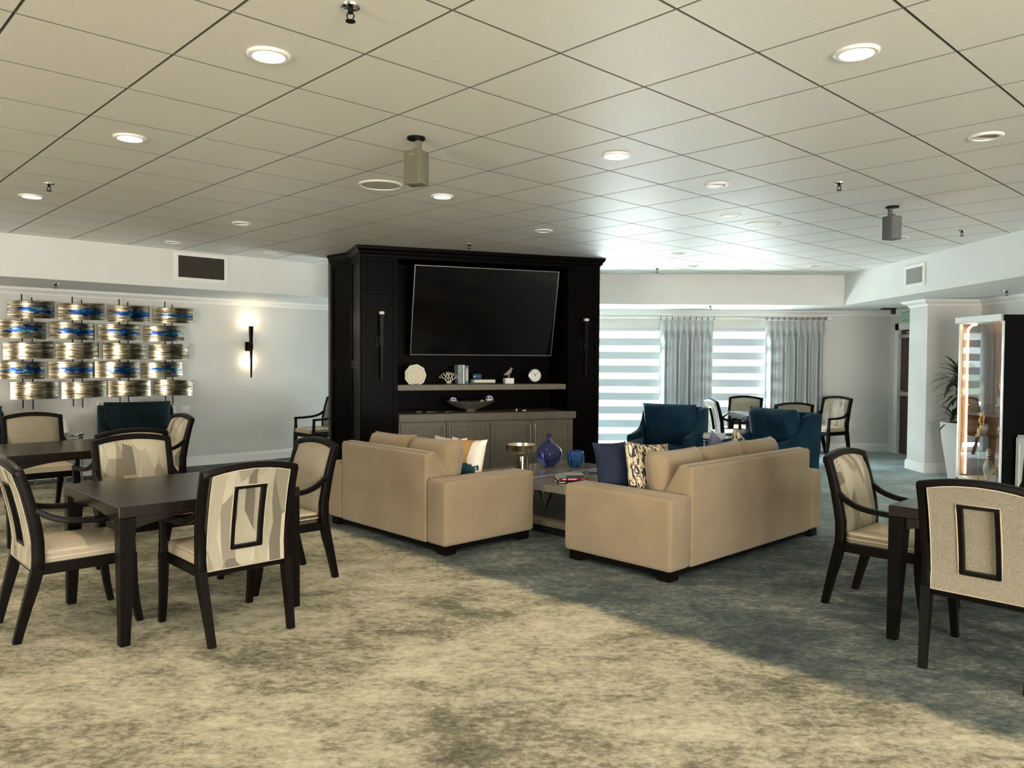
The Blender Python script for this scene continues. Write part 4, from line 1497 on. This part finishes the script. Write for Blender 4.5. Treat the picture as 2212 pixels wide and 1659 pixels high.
# ================================================================== wall sculpture on the left wall
ROWB = [[(2.19, 2.71), (2.75, 3.30), (3.34, 3.88), (3.93, 4.47)], [(2.06, 2.61), (2.65, 3.18), (3.22, 3.75), (3.80, 4.35)], [(2.14, 2.69), (2.71, 3.23), (3.28, 3.82), (3.87, 4.42)], [(2.04, 2.59), (2.63, 3.17), (3.18, 3.73), (3.77, 4.32)], [(2.21, 2.74), (2.78, 3.31), (3.34, 3.88), (3.93, 4.47)]]
ROWZ = [2.165, 1.91, 1.655, 1.405, 1.15]
RODB = [(2.35, 2.46), (2.92, 3.03), (3.49, 3.60), (4.09, 4.19)]
CLAB = ['column of five curved metal panels at the far left of the wall sculpture', 'second column from the left of curved metal panels in the wall sculpture', 'third column of curved metal panels, above the dark wing chair', 'rightmost column of curved metal panels in the wall sculpture, nearest the sconce']
for c in range(4):
    t = thing('wall_sculpture', CLAB[c], 'wall art', ab(WA, 0), FACE_A, 'curved metal wall sculptures')
    for r in range(5):
        b0, b1 = ROWB[r][c]
        wd, hh = (b1 - b0), 0.108
        n = 14
        R = []
        sk = random.uniform(-0.012, 0.012)
        for k in range(n + 1):
            u = -1 + 2 * k / n
            y = -0.075 * (1 - u * u)
            s_ = sk * u
            R.append([(u * wd / 2, y - 0.003, -hh + s_), (u * wd / 2, y + 0.003, -hh + s_), (u * wd / 2, y + 0.003, hh + s_), (u * wd / 2, y - 0.003, hh + s_)])
        obj('panel', loft(R), M['art_blue'] if r in (0, 1, 3) else M['art_plain'], t, 40, ((b0 + b1) / 2, -0.10, ROWZ[r]), (0.0, 0, random.uniform(-0.05, 0.05)))
    for b in RODB[c]:
        i = RODB[c].index(b)
        obj('rod', join(tube([(b, -0.085, 0.93 - 0.02 * i), (b, -0.085, 2.36 - 0.035 * i)], 0.007, 6), tube([(b, -0.085, 2.10), (b, -0.001, 2.10)], 0.005, 6), tube([(b, -0.085, 1.22), (b, -0.001, 1.22)], 0.005, 6)), M['bronze'], t)


# ================================================================== vents, outlets
def vent(label, loc, rz, w_, h_, dark):
    t = thing('air_vent', label, 'vent', loc, rz, 'air vents on the soffits')
    f = 0.045
    obj('frame', bevel(join(box(-w_ / 2, w_ / 2, -0.018, 0, -h_ / 2, -h_ / 2 + f), box(-w_ / 2, w_ / 2, -0.018, 0, h_ / 2 - f, h_ / 2), box(-w_ / 2, -w_ / 2 + f, -0.018, 0, -h_ / 2 + f, h_ / 2 - f), box(w_ / 2 - f, w_ / 2, -0.018, 0, -h_ / 2 + f, h_ / 2 - f)), 0.003, 1), M['white_trim'], t)
    obj('backing', box(-w_ / 2 + f, w_ / 2 - f, -0.003, -0.0005, -h_ / 2 + f, h_ / 2 - f), M['vent_dark' if dark else 'vent_light'], t, 0)
    n = int((w_ - 2 * f) / 0.022)
    g = [box(-w_ / 2 + f + (k + 0.5) * 0.022 - 0.003, -w_ / 2 + f + (k + 0.5) * 0.022 + 0.003, -0.014, -0.003, -h_ / 2 + f, h_ / 2 - f) for k in range(n)]
    n = int((h_ - 2 * f) / 0.022)
    g += [box(-w_ / 2 + f, w_ / 2 - f, -0.012, -0.003, -h_ / 2 + f + (k + 0.5) * 0.022 - 0.0025, -h_ / 2 + f + (k + 0.5) * 0.022 + 0.0025) for k in range(n)]
    obj('grille', join(*g), M['vent_grid' if dark else 'vent_lgrid'], t, 0)


M['vent_dark'] = plain('dark_duct', (0.012, 0.010, 0.008), 0.9)
M['vent_grid'] = plain('brown_grille', (0.075, 0.062, 0.045), 0.6)
M['vent_light'] = plain('grey_duct', (0.22, 0.23, 0.22), 0.8)
M['vent_lgrid'] = plain('grey_grille', (0.42, 0.44, 0.43), 0.6)
vent('square air vent with dark grille on the left soffit above the wall sculpture', ab(SA - 0.001, 4.07, 2.72), FACE_A, 0.68, 0.36, True)
vent('grey air vent with pale grille on the right soffit', (SX - 0.001, 10.19, 2.685), -PI / 2, 0.50, 0.29, False)


def outlet(label, loc, rz, w_=0.075, h_=0.118, slots=True):
    t = thing('wall_outlet', label, 'outlet', loc, rz, 'wall plates')
    obj('cover_plate', rbox(-w_ / 2, w_ / 2, -0.007, 0, -h_ / 2, h_ / 2, 0.003, 2), M['white_trim'], t)
    if slots:
        obj('sockets', join(rbox(-0.017, 0.017, -0.0095, -0.006, 0.008, 0.038, 0.002, 1), rbox(-0.017, 0.017, -0.0095, -0.006, -0.038, -0.008, 0.002, 1)), M['pale_cover'], t)


outlet('white wall outlet on the far wall right of the curtain', (5.97, WY - 0.001, 0.47), 0)
outlet('white double wall plate on the left wall beside the wing chair', ab(WA - 0.001, 4.40, 0.83), FACE_A, 0.12, 0.10, False)
outlet('white wall plate on the left wall just left of the double plate', ab(WA - 0.001, 4.22, 0.83), FACE_A, 0.075, 0.10, False)
outlet('white wall plate on the left wall under the sculpture, left of the wing chair', ab(WA - 0.001, 3.26, 0.93), FACE_A, 0.075, 0.118)


# ================================================================== window dressing
RODY, RODZ = WY - 0.15, 2.31
rd = thing('curtain_rod', 'long pale curtain rod with white end cap above the far windows', 'curtain rod', (0, RODY, RODZ))
obj('rod', tube([(-1.3, 0, 0), (5.46, 0, 0)], 0.014, 12), M['nickel'], rd)
obj('finial', tube([(5.44, 0, 0), (5.51, 0, 0)], 0.026, 16), M['white'], rd)
obj('bracket', join(tube([(5.35, 0, 0), (5.35, 0.149, 0)], 0.008, 8)), M['nickel'], rd)
obj('bracket', join(tube([(3.9, 0, 0), (3.9, 0.149, 0)], 0.008, 8)), M['nickel'], rd)


def curtain(label, x0, x1, seed, npl):
    random.seed(seed)
    t = thing('curtain', label, 'curtain', ((x0 + x1) / 2, RODY, 0), 0.0, 'pleated curtain panels')
    W = x1 - x0
    NX, zs = npl * 14, [0.015, 0.3, 0.8, 1.3, 1.7, 1.9, 2.03, 2.10, 2.15, 2.20, 2.265]
    ph = [random.uniform(-0.5, 0.5) for _ in range(npl + 1)]
    V, F = [], []
    for side in (0, 1):
        for z in zs:
            for i in range(NX + 1):
                u = i / NX
                s = u * npl
                amp = 0.052 if z < 2.0 else 0.052 - 0.034 * min(1, (z - 2.0) / 0.14)
                k = int(min(s, npl - 1e-6))
                fr_ = s - k
                wob = ph[k] * (1 - fr_) + ph[k + 1] * fr_
                y = amp * math.cos(2 * PI * s + wob * (1.2 if z < 1.9 else 0.2)) + 0.012 * math.sin(5.3 * s + 2 * wob) * (1 if z < 2 else 0.2)
                pinch = 0.0
                if 2.05 < z < 2.2:
                    pinch = -0.018 * math.sin(2 * PI * s)
                x = -W / 2 + W * u + pinch + 0.02 * math.sin(2 * PI * s * 0.5 + wob) * (1 if z < 2 else 0)
                V.append((x, y + side * 0.004, z))
    n = NX + 1
    m = len(zs)
    for side in (0, 1):
        o = side * n * m
        for j in range(m - 1):
            for i in range(NX):
                F.append((o + j * n + i, o + j * n + i + 1, o + (j + 1) * n + i + 1, o + (j + 1) * n + i))
    for j in range(m - 1):
        for i in (0, NX):
            F.append((j * n + i, (j + 1) * n + i, n * m + (j + 1) * n + i, n * m + j * n + i))
    obj('fabric', (V, F), M['curtain'], t, 80)
    for k in range(npl + 1):
        x = -W / 2 + W * k / npl
        c = [(x, 0.026 * math.cos(q), RODZ - 0.006 + 0.026 * math.sin(q)) for q in [2 * PI * i / 14 for i in range(14)]]
        obj('ring', tube(c, 0.004, 6, closed=True), M['bronze'], t)


curtain('left silver pleated curtain panel hanging between the two shaded windows', 2.56, 3.48, 5, 9)
curtain('right silver pleated curtain panel at the end of the curtain rod', 4.39, 5.40, 9, 10)


def shade(label, x0, x1):
    t = thing('roller_shade', label, 'window shade', (0, WY + 0.02, 0), 0, 'striped window shades')
    obj('cassette', rbox(x0, x1, -0.035, 0.035, 2.075, 2.138, 0.008, 2), M['cassette'], t)
    obj('shade_cloth', box(x0 + 0.015, x1 - 0.015, -0.002, -0.001, 0.075, 2.075), M['shade'], t, 0)
    obj('bottom_bar', rbox(x0 + 0.015, x1 - 0.015, -0.012, 0.012, 0.05, 0.078, 0.005, 2), M['cassette'], t)


M['cassette'] = plain('pale_grey_cassette', (0.50, 0.52, 0.52), 0.5)
shade('wide striped window shade behind the left blue wing chair', -1.19, 2.77)
shade('striped window shade between the two curtain panels, glaring white', 3.23, 4.77)

# shrubs outside
M['leaf_out'] = plain('hedge_leaves', (0.07, 0.16, 0.03), 0.7, vary=0.4, vscale=6)
random.seed(11)
for k, (x, y, r, h) in enumerate(((0.2, 20.2, 1.0, 1.6), (2.6, 20.8, 1.2, 2.1), (6.2, 20.4, 1.0, 1.5))):
    V, F = sphere(1.0, seg=28)
    V = [(v[0] * r * (1 + random.uniform(-0.12, 0.12)), v[1] * r * (1 + random.uniform(-0.12, 0.12)), (v[2] + 0.9) * h / 1.9 * (1 + random.uniform(-0.08, 0.08))) for v in V]
    tag(obj('garden_shrub', (V, F), M['leaf_out'], None, 0, (x, y, -0.08)), ['rounded green shrub outside the window left of the curtain', 'larger green shrub outside behind the left curtain', 'low green shrub outside right of the windows'][k], 'shrub', 'shrubs outside the windows')

# ================================================================== ceiling fittings


def downlight(label, px, py, lit, loc=None, r=0.095, z=CEIL, power=None):
    if loc is None:
        p = at_floorplane(px, py, CEIL)
        v = Vector((p.x, p.y))
        a, b = AX.dot(v), BX.dot(v)
        # lights sit in the middle of a tile
        a = A0 + (math.floor((a - A0) / TILE) + 0.5) * TILE
        b = B0 + (math.floor((b - B0) / TILE) + 0.5) * TILE
        loc = ab(a, b)
    t = thing('downlight', label, 'ceiling light', (loc[0], loc[1], z), 0, 'round ceiling downlights')
    obj('trim_ring', lathe([(r, 0), (r, -0.006), (r - 0.008, -0.012), (r - 0.024, -0.012), (r - 0.026, -0.002), (r - 0.026, 0)], 36), M['white_trim'], t)
    if lit:
        obj('lens', lathe([(0.001, -0.001), (r - 0.026, -0.001), (r - 0.03, -0.008), (0.04, -0.013), (0.001, -0.014)], 32), M['lens'], t)
        lamp('bulb', 'SPOT', (0, 0, -0.03), power or SPOT_E, (1.0, 0.83, 0.58), direction=(0, 0, -1), parent=t, spot_size=math.radians(140), spot_blend=0.7, shadow_soft_size=0.06)
    else:
        obj('baffle', lathe([(r - 0.026, -0.004), (r - 0.034, -0.002), (0.001, -0.0008), (0.001, -0.0004), (r - 0.026, -0.0004)], 32), M['baffle'], t)
        obj('reflector', prism([(0.045 * math.cos(q) * 1.2, 0.02 + 0.034 * math.sin(q)) for q in [PI * k / 10 for k in range(11)]], -0.005, -0.003), M['nickel'], t)
    return t


SPOT_E = 35
M['lens'] = emit('lamp_lens', (1.0, 0.88, 0.68), 30.0)
M['baffle'] = plain('dark_baffle', (0.16, 0.15, 0.13), 0.5)
for px, py, lit, lab in (
        (580, 118, 1, 'large lit downlight at the upper left, nearest the sprinkler at the top edge'), (278, 296, 1, 'lit downlight at mid left, between two other lit ones in a diagonal row'), (66, 421, 1, 'lit downlight nearest the left edge of the ceiling, beside a sprinkler'),
        (957, 426, 1, 'lit downlight just right of the round ceiling speaker above the media wall'), (1332, 336, 1, 'lit downlight in the centre of the ceiling, right of the left hanging speaker'), (1853, 113, 1, 'large lit downlight at the upper right of the ceiling'),
        (1550, 398, 0, 'unlit downlight in the centre right, nearest the lit central one'), (1575, 466, 0, 'unlit downlight just left of the white round ceiling speaker'), (2132, 293, 0, 'large unlit downlight near the right edge of the ceiling'),
        (1173, 498, 0, 'unlit downlight above the right half of the television'), (518, 481, 0, 'unlit downlight in the dim ceiling left of the media wall'), (370, 521, 0, 'unlit downlight just above the dark air vent'),
        (583, 545, 0, 'unlit downlight nearest the left end of the media wall crown'), (1945, 511, 0, 'unlit downlight just below the right hanging speaker'), (1463, 547, 0, 'unlit downlight right of the media wall, nearer of a close pair'),
        (1493, 573, 0, 'unlit downlight right of the media wall, farther of a close pair'), (1758, 573, 0, 'unlit downlight closest to the corner of the far and right soffits'), (1342, 590, 0, 'unlit downlight low beside the right end of the media wall crown')):
    downlight(lab, px, py, lit)
# unseen downlights added to fill the near room; the last is read off wall shadows
k = 0
for a, b in ((0.0, 0.5), (2.0, -1.2), (-1.8, 2.2), (4.3, -3.2), (-0.2, -2.6), (-2.4, -0.6), (6.4, -1.6), (-0.8, 4.6), (8.6, -0.2), (4.4, -0.9), (9.3, 0.9)):
    a = A0 + (math.floor((a - A0) / TILE) + 0.5) * TILE
    b = B0 + (math.floor((b - B0) / TILE) + 0.5) * TILE
    p = ab(a, b)
    if p[0] < LEFT + 0.3 or p[1] < REAR + 0.3:
        continue
    k += 1
    downlight('unseen fill downlight over the near part of the room, behind the camera', 0, 0, True, p)


for x_, y_ in ((5.95, 6.6), (5.95, 4.4), (5.95, 2.2)):  # unseen lamps added to brighten the right alcove
    downlight('unseen downlight added under the right soffit to light the alcove', 0, 0, True, (x_, y_), z=LOW, power=7)


def ceiling_speaker(label, px, py, mat):
    p = at_floorplane(px, py, CEIL)
    t = thing('ceiling_speaker', label, 'speaker', (p.x, p.y, CEIL), 0, 'round ceiling speakers')
    obj('rim', lathe([(0.17, 0), (0.17, -0.006), (0.162, -0.011), (0.152, -0.011), (0.150, -0.004), (0.150, 0)], 44), M['white_trim'], t)
    obj('grille', lathe([(0.001, -0.008), (0.10, -0.0075), (0.150, -0.005), (0.150, -0.001), (0.001, -0.001)], 44), M[mat], t)


M['grille'] = plain('perforated_grille', (0.42, 0.40, 0.34), 0.6)
M['grille_w'] = plain('white_grille', (0.66, 0.66, 0.63), 0.5)
ceiling_speaker('round flush ceiling speaker beside the left hanging speaker', 822, 399, 'grille')
ceiling_speaker('round white flush ceiling speaker in the right half of the ceiling', 1648, 484, 'grille_w')


def sprinkler(label, px, py, z=CEIL, big=1.0):
    p = at_floorplane(px, py, z)
    t = thing('sprinkler', label, 'sprinkler', (p.x, p.y, z), 0, 'fire sprinklers')
    obj('escutcheon', lathe([(0.001, 0), (0.038, 0), (0.036, -0.008), (0.022, -0.014), (0.001, -0.014)], 28), M['chrome'], t)
    g = [lathe([(0.001, -0.012), (0.010, -0.012), (0.010, -0.03), (0.001, -0.03)], 12), lathe([(0.001, -0.058), (0.019, -0.058), (0.019, -0.061), (0.001, -0.061)], 20)]
    for s in (-1, 1):
        g.append(tube([(s * 0.008, 0, -0.026), (s * 0.014, 0, -0.038), (s * 0.010, 0, -0.052), (0, 0, -0.059)], 0.003, 6))
    obj('head', join(*g), M['bronze'], t)


for px, py, z, lab in ((757, 12, CEIL, 'fire sprinkler at the top edge of the view'), (106, 396, CEIL, 'fire sprinkler beside the leftmost lit downlight'), (1014, 527, CEIL, 'fire sprinkler just above the media wall crown'), (1813, 394, CEIL, 'fire sprinkler left of the right hanging speaker, high in the ceiling'), (2078, 497, CEIL, 'fire sprinkler by the right soffit edge'), (1419, 580, CEIL, 'tiny fire sprinkler right of the media wall crown'),
                       (120, 612, LOW, 'fire sprinkler under the left soffit above the sculpture'), (2175, 628, LOW, 'fire sprinkler under the right soffit above the display cabinet'), (1535, 661, LOW, 'fire sprinkler under the window soffit above the left curtain')):
    sprinkler(lab, px, py, z)


def hanging_speaker(label, px, py, rz, body, front):
    p = at_floorplane(px, py, CEIL)
    t = thing('hanging_speaker', label, 'speaker', (p.x, p.y, CEIL), rz, 'hanging loudspeakers')
    obj('mount_disc', lathe([(0.001, 0), (0.055, 0), (0.055, -0.012), (0.001, -0.014)], 28), M['bronze'], t)
    obj('bracket', join(rbox(-0.016, 0.016, 0.01, 0.04, -0.085, -0.012, 0.004, 1), rbox(-0.012, 0.02, -0.02, 0.04, -0.088, -0.066, 0.004, 1)), M[body], t)
    obj('cabinet', rbox(-0.058, 0.058, -0.05, 0.055, -0.288, -0.086, 0.004, 2), M[body], t)
    obj('front_grille', rbox(-0.052, 0.052, -0.056, -0.049, -0.282, -0.092, 0.003, 1), M[front], t)
    obj('badge', box(-0.018, 0.018, -0.0575, -0.0555, -0.118, -0.112), M['nickel'], t, 0)


M['speaker_front'] = plain('taupe_speaker_cloth', (0.115, 0.10, 0.065), 0.7)
hanging_speaker('grey box loudspeaker hanging from the ceiling in front of the media wall', 899, 297, -0.45, 'grey_plastic', 'speaker_front')
M['grey_cloth'] = plain('grey_speaker_cloth', (0.13, 0.13, 0.125), 0.7)
hanging_speaker('dark box loudspeaker hanging from the ceiling near the right soffit', 1928, 446, 0.35, 'dark_grey', 'grey_cloth')


# ================================================================== exit sign and camera over the door
ex = thing('exit_sign', 'green EXIT sign on the right wall above the dark red door', 'sign', (WX - 0.001, 13.10, 2.325), -PI / 2)
obj('housing', rbox(-0.17, 0.17, -0.045, 0, -0.10, 0.10, 0.006, 2), M['white_trim'], ex)
M['exit_green'] = plain('exit_green', (0.20, 0.55, 0.30), 0.4)
obj('face_panel', box(-0.16, 0.16, -0.048, -0.044, -0.088, 0.088), M['exit_green'], ex, 0)
cu = bpy.data.curves.new('exit_text', 'FONT')
cu.body = 'EXIT'
cu.size = 0.15
cu.align_x = 'CENTER'
cu.align_y = 'CENTER'
cu.extrude = 0.001
tmp = bpy.data.objects.new('exit_text', cu)
COL.objects.link(tmp)
bpy.context.view_layer.update()
me = bpy.data.meshes.new_from_object(tmp.evaluated_get(bpy.context.evaluated_depsgraph_get()))
bpy.data.objects.remove(tmp)
me.name = 'lettering'
me.materials.clear()
me.materials.append(M['white'])
lo = bpy.data.objects.new('lettering', me)
COL.objects.link(lo)
lo.parent = ex
lo.location = (0, -0.0492, 0)
lo.rotation_euler = (PI / 2, 0, 0)
cmr = thing('security_camera', 'small black security camera bracket at the soffit above the exit sign', 'camera', (6.18, 12.95, LOW), 0)
obj('ceiling_plate', rbox(-0.11, 0.11, -0.05, 0.05, -0.022, 0, 0.004, 1), M['black'], cmr)
obj('camera_body', rbox(0.055, 0.11, -0.03, 0.03, -0.10, -0.02, 0.006, 2), M['black'], cmr)
obj('lens_cover', xf(lathe([(0.001, 0), (0.018, 0), (0.016, 0.012), (0.001, 0.016)], 16), (0.055, 0, -0.06), (0, -PI / 2, 0)), M['dark_grey'], cmr)

# ================================================================== display cabinet on the right
DX0, DX1, DY0, DY1, DZ = 5.80, 6.15, 9.27, 10.20, 2.14
dc = thing('display_cabinet', 'tall mirrored glass trophy display cabinet with silver frame, lit strip and black side', 'cabinet', (DX0, DY0, 0), 0)
W_, D_ = DX1 - DX0, DY1 - DY0
obj('side_panel', box(0.0, W_, 0, 0.03, 0, DZ), M['black_panel'], dc, 0)
obj('side_panel', box(0.0, W_, D_ - 0.03, D_, 0, DZ), M['maroon'] if 'maroon' in M else M.setdefault('maroon', plain('maroon_laminate', (0.05, 0.016, 0.012), 0.4)), dc, 0)
obj('mirror_back', box(W_ - 0.03, W_ - 0.02, 0.03, D_ - 0.03, 0.10, DZ - 0.03), M['mirror'], dc, 0)
obj('back_panel', box(W_ - 0.02, W_, 0, D_, 0, DZ), M['black_panel'], dc, 0)
obj('base', rbox(-0.004, W_ - 0.02, 0.031, D_ - 0.031, 0.0, 0.10, 0.004, 1), M['silver'] if 'silver' in M else M.setdefault('silver', plain('silver_laminate', (0.60, 0.60, 0.58), 0.35, 0.5)), dc)
obj('top_fascia', join(rbox(-0.05, W_, -0.005, D_ + 0.02, DZ - 0.005, DZ + 0.005, 0.003, 1), rbox(-0.055, -0.03, -0.005, D_ + 0.02, DZ - 0.075, DZ + 0.005, 0.003, 1)), M['silver'], dc)
obj('header', box(-0.03, W_ - 0.02, 0.031, D_ - 0.031, DZ - 0.08, DZ - 0.006), M['silver'], dc, 0)
fr = join(box(-0.012, 0.012, 0.0, 0.035, 0.08, DZ - 0.08), box(-0.012, 0.012, D_ - 0.035, D_, 0.08, DZ - 0.08), box(-0.012, 0.012, D_ / 2 - 0.010, D_ / 2 + 0.010, 0.10, DZ - 0.08))
obj('door_frame', join(box(-0.012, 0.012, 0.0, 0.035, 0.08, DZ - 0.08), box(-0.012, 0.012, D_ - 0.035, D_, 0.08, DZ - 0.08), box(-0.014, 0.012, 0, D_, 0.08, 0.105)), M['silver'], dc, 0)
for a, b in ((0.035, D_ / 2 + 0.01), (D_ / 2 - 0.01, D_ - 0.035)):
    dx = 0.0 if a < 0.1 else 0.008
    gd = obj('glass_door', box(-0.004 + dx, 0.001 + dx, a, b, 0.105, DZ - 0.082), M['door_glass'], dc, 0)
for z in (0.62, 1.02):
    obj('glass_shelf', box(0.08, W_ - 0.035, 0.05, D_ - 0.05, z, z + 0.008), M['shelf_glass'], dc, 0)
M['led'] = emit('warm_led_strip', (1.0, 0.55, 0.20), 22.0)
led = smooth_path([(0.07, D_ - 0.06, 0.13), (0.07, D_ - 0.06, 1.0), (0.07, D_ - 0.06, 1.90), (0.07, D_ - 0.075, 1.99), (0.07, D_ - 0.14, 2.035), (0.07, D_ - 0.24, 2.045)], 6)
obj('light_strip', tube(led, 0.012, 8), M['led'], dc)


def cab(x, y, z):
    return (DX0 + x, DY0 + y, z)


M['gold'] = plain('gold_plastic', (0.75, 0.46, 0.16), 0.25, 0.9)
M['pin'] = plain('bowling_pin_white', (0.74, 0.66, 0.52), 0.3)
M['pin_red'] = plain('pin_red', (0.45, 0.02, 0.02), 0.3)
bp = thing('bowling_pin', 'white bowling pin with red neck bands at the bottom of the display cabinet', 'bowling pin', cab(0.16, 0.52, 0.1005))
PP = [(0.001, 0), (0.026, 0), (0.034, 0.03), (0.050, 0.08), (0.060, 0.12), (0.056, 0.17), (0.040, 0.22), (0.026, 0.26), (0.023, 0.29), (0.027, 0.33), (0.032, 0.355), (0.028, 0.378), (0.014, 0.388), (0.001, 0.39)]
obj('pin_body', lathe([(r, z) for r, z in PP], 28), M['pin'], bp, 60)
obj('neck_band', join(lathe([(0.0285, 0.253), (0.0285, 0.266), (0.0262, 0.270), (0.0262, 0.250)], 28), lathe([(0.0248, 0.285), (0.0248, 0.297), (0.0238, 0.30), (0.0238, 0.282)], 28)), M['pin_red'], bp, 60)


def trophy(label, loc, h, style):
    t = thing('trophy', label, 'trophy', loc, 0, 'trophies in the display cabinet')
    bh = h * (0.30 if style != 2 else 0.45)
    obj('base', join(rbox(-0.05, 0.05, -0.05, 0.05, 0, 0.022, 0.003, 1), rbox(-0.036, 0.036, -0.036, 0.036, 0.022, bh, 0.003, 1)), M['pale_top'] if style != 2 else M['gold'], t)
    k = h - bh
    obj('figure', join(lathe([(0.001, bh), (0.022, bh), (0.012, bh + 0.1 * k), (0.010, bh + 0.16 * k), (0.024, bh + 0.40 * k), (0.030, bh + 0.62 * k), (0.012, bh + 0.72 * k), (0.020, bh + 0.80 * k), (0.022, bh + 0.88 * k), (0.014, bh + 0.97 * k), (0.001, bh + k)], 16),
                       tube([(0, 0.028, bh + 0.6 * k), (0, 0.055, bh + 0.48 * k), (0, 0.035, bh + 0.33 * k)], 0.008, 8), tube([(0, -0.028, bh + 0.6 * k), (0, -0.065, bh + 0.72 * k), (0, -0.075, bh + 0.9 * k)], 0.008, 8),
                       tube([(0, 0.01, bh + 0.2 * k), (0, 0.03, bh + 0.08 * k), (0, 0.02, bh)], 0.008, 8)), M['gold'], t, 60)


trophy('gold figure trophy on the lower glass shelf beside the light strip', cab(0.17, 0.70, 0.6285), 0.32, 0)
trophy('small gold figure trophy beside the bowling pin', cab(0.17, 0.36, 0.1005), 0.20, 0)
trophy('tall gold column trophy on the upper glass shelf, at the near end', cab(0.17, 0.12, 1.0285), 0.60, 2)
trophy('gold trophy with pale base on the upper glass shelf beside the tall one', cab(0.17, 0.30, 1.0285), 0.40, 0)
trophy('gold trophy on the lower glass shelf at the near end of the cabinet', cab(0.17, 0.14, 0.6285), 0.24, 0)

# ================================================================== potted plant
pt = thing('potted_plant', 'spiky dracaena in a tall tapered white planter between the pillar and the display cabinet', 'plant', (5.99, 10.55, 0), 0.25)
prof = [(0.075, 0.0), (0.088, 0.15), (0.108, 0.32), (0.128, 0.50), (0.142, 0.66), (0.148, 0.76)]
rings = []
for r, z in prof:
    rings.append([(s * r, q * r, z) for s, q in ((-1, -1), (1, -1), (1, 1), (-1, 1))])
rings.append([(s * 0.134, q * 0.134, 0.76) for s, q in ((-1, -1), (1, -1), (1, 1), (-1, 1))])
rings.append([(s * 0.13, q * 0.13, 0.70) for s, q in ((-1, -1), (1, -1), (1, 1), (-1, 1))])
obj('planter', bevel(loft(rings), 0.004, 1, 0.9), M['white'], pt, 40)
M['soil'] = plain('soil', (0.03, 0.02, 0.012), 0.95)
obj('soil', box(-0.128, 0.128, -0.128, 0.128, 0.69, 0.715), M['soil'], pt, 0)
M['stem'] = plain('dracaena_stem', (0.07, 0.055, 0.03), 0.8)
M['leaf'] = plain('dracaena_leaf', (0.020, 0.036, 0.012), 0.4, vary=0.4, vscale=12)
random.seed(21)
for (sx, sy, top, n, ln) in ((-0.02, -0.03, 1.42, 64, 0.40), (0.05, 0.02, 1.20, 46, 0.36), (-0.03, 0.05, 0.86, 32, 0.26)):
    pth = smooth_path([(sx, sy, 0.70), (sx * 1.4 - 0.01, sy, (0.7 + top) / 2), (sx * 0.8, sy, top)], 4)
    obj('stem', tube(pth, 0.009, 8), M['stem'], pt)
    V, F = [], []
    for k in range(n):
        az = k * 2.4 + random.uniform(-0.3, 0.3)
        el = 1.35 - 1.45 * (1 - k / n) + random.uniform(-0.12, 0.12)
        L = ln * random.uniform(0.8, 1.1)
        d = Vector((math.cos(az), math.sin(az), 0))
        sd = Vector((-d.y, d.x, 0))
        p = Vector((sx * 0.8, sy, top - 0.10 * (1 - k / n)))
        b0 = len(V)
        m_ = 6
        e = el
        for i in range(m_ + 1):
            u = i / m_
            wv_ = 0.019 * (0.5 + 1.6 * u) * (1 - u) ** 0.6 + 0.0006
            V += [tuple(p - sd * wv_), tuple(p + Vector((0, 0, -0.004 * (1 - u)))), tuple(p + sd * wv_)]
            e -= 0.16
            p = p + (d * math.cos(e) + Vector((0, 0, math.sin(e)))) * (L / m_)
        for i in range(m_):
            F += [(b0 + 3 * i, b0 + 3 * i + 1, b0 + 3 * i + 4, b0 + 3 * i + 3), (b0 + 3 * i + 1, b0 + 3 * i + 2, b0 + 3 * i + 5, b0 + 3 * i + 4)]
    obj('foliage', (V, F), M['leaf'], pt, 60)

# low white cabinet cut by the right edge
wc = thing('low_cabinet', 'white panelled low cabinet cut by the right edge, beside the display cabinet', 'cabinet', (5.93, 9.23, 0), -PI / 2)
obj('body', rbox(0, 0.80, 0.02, 0.62, 0, 0.72, 0.004, 1), M['white'], wc)
obj('door', bevel(join(box(0.02, 0.395, 0.006, 0.02, 0.06, 0.69), xf(shaker(0.02, 0.395, 0.06, 0.69, 0.06, 0.012), (0, 0.006, 0))), 0.002, 1), M['white'], wc)
obj('door', bevel(join(box(0.405, 0.78, 0.006, 0.02, 0.06, 0.69), xf(shaker(0.405, 0.78, 0.06, 0.69, 0.06, 0.012), (0, 0.006, 0))), 0.002, 1), M['white'], wc)
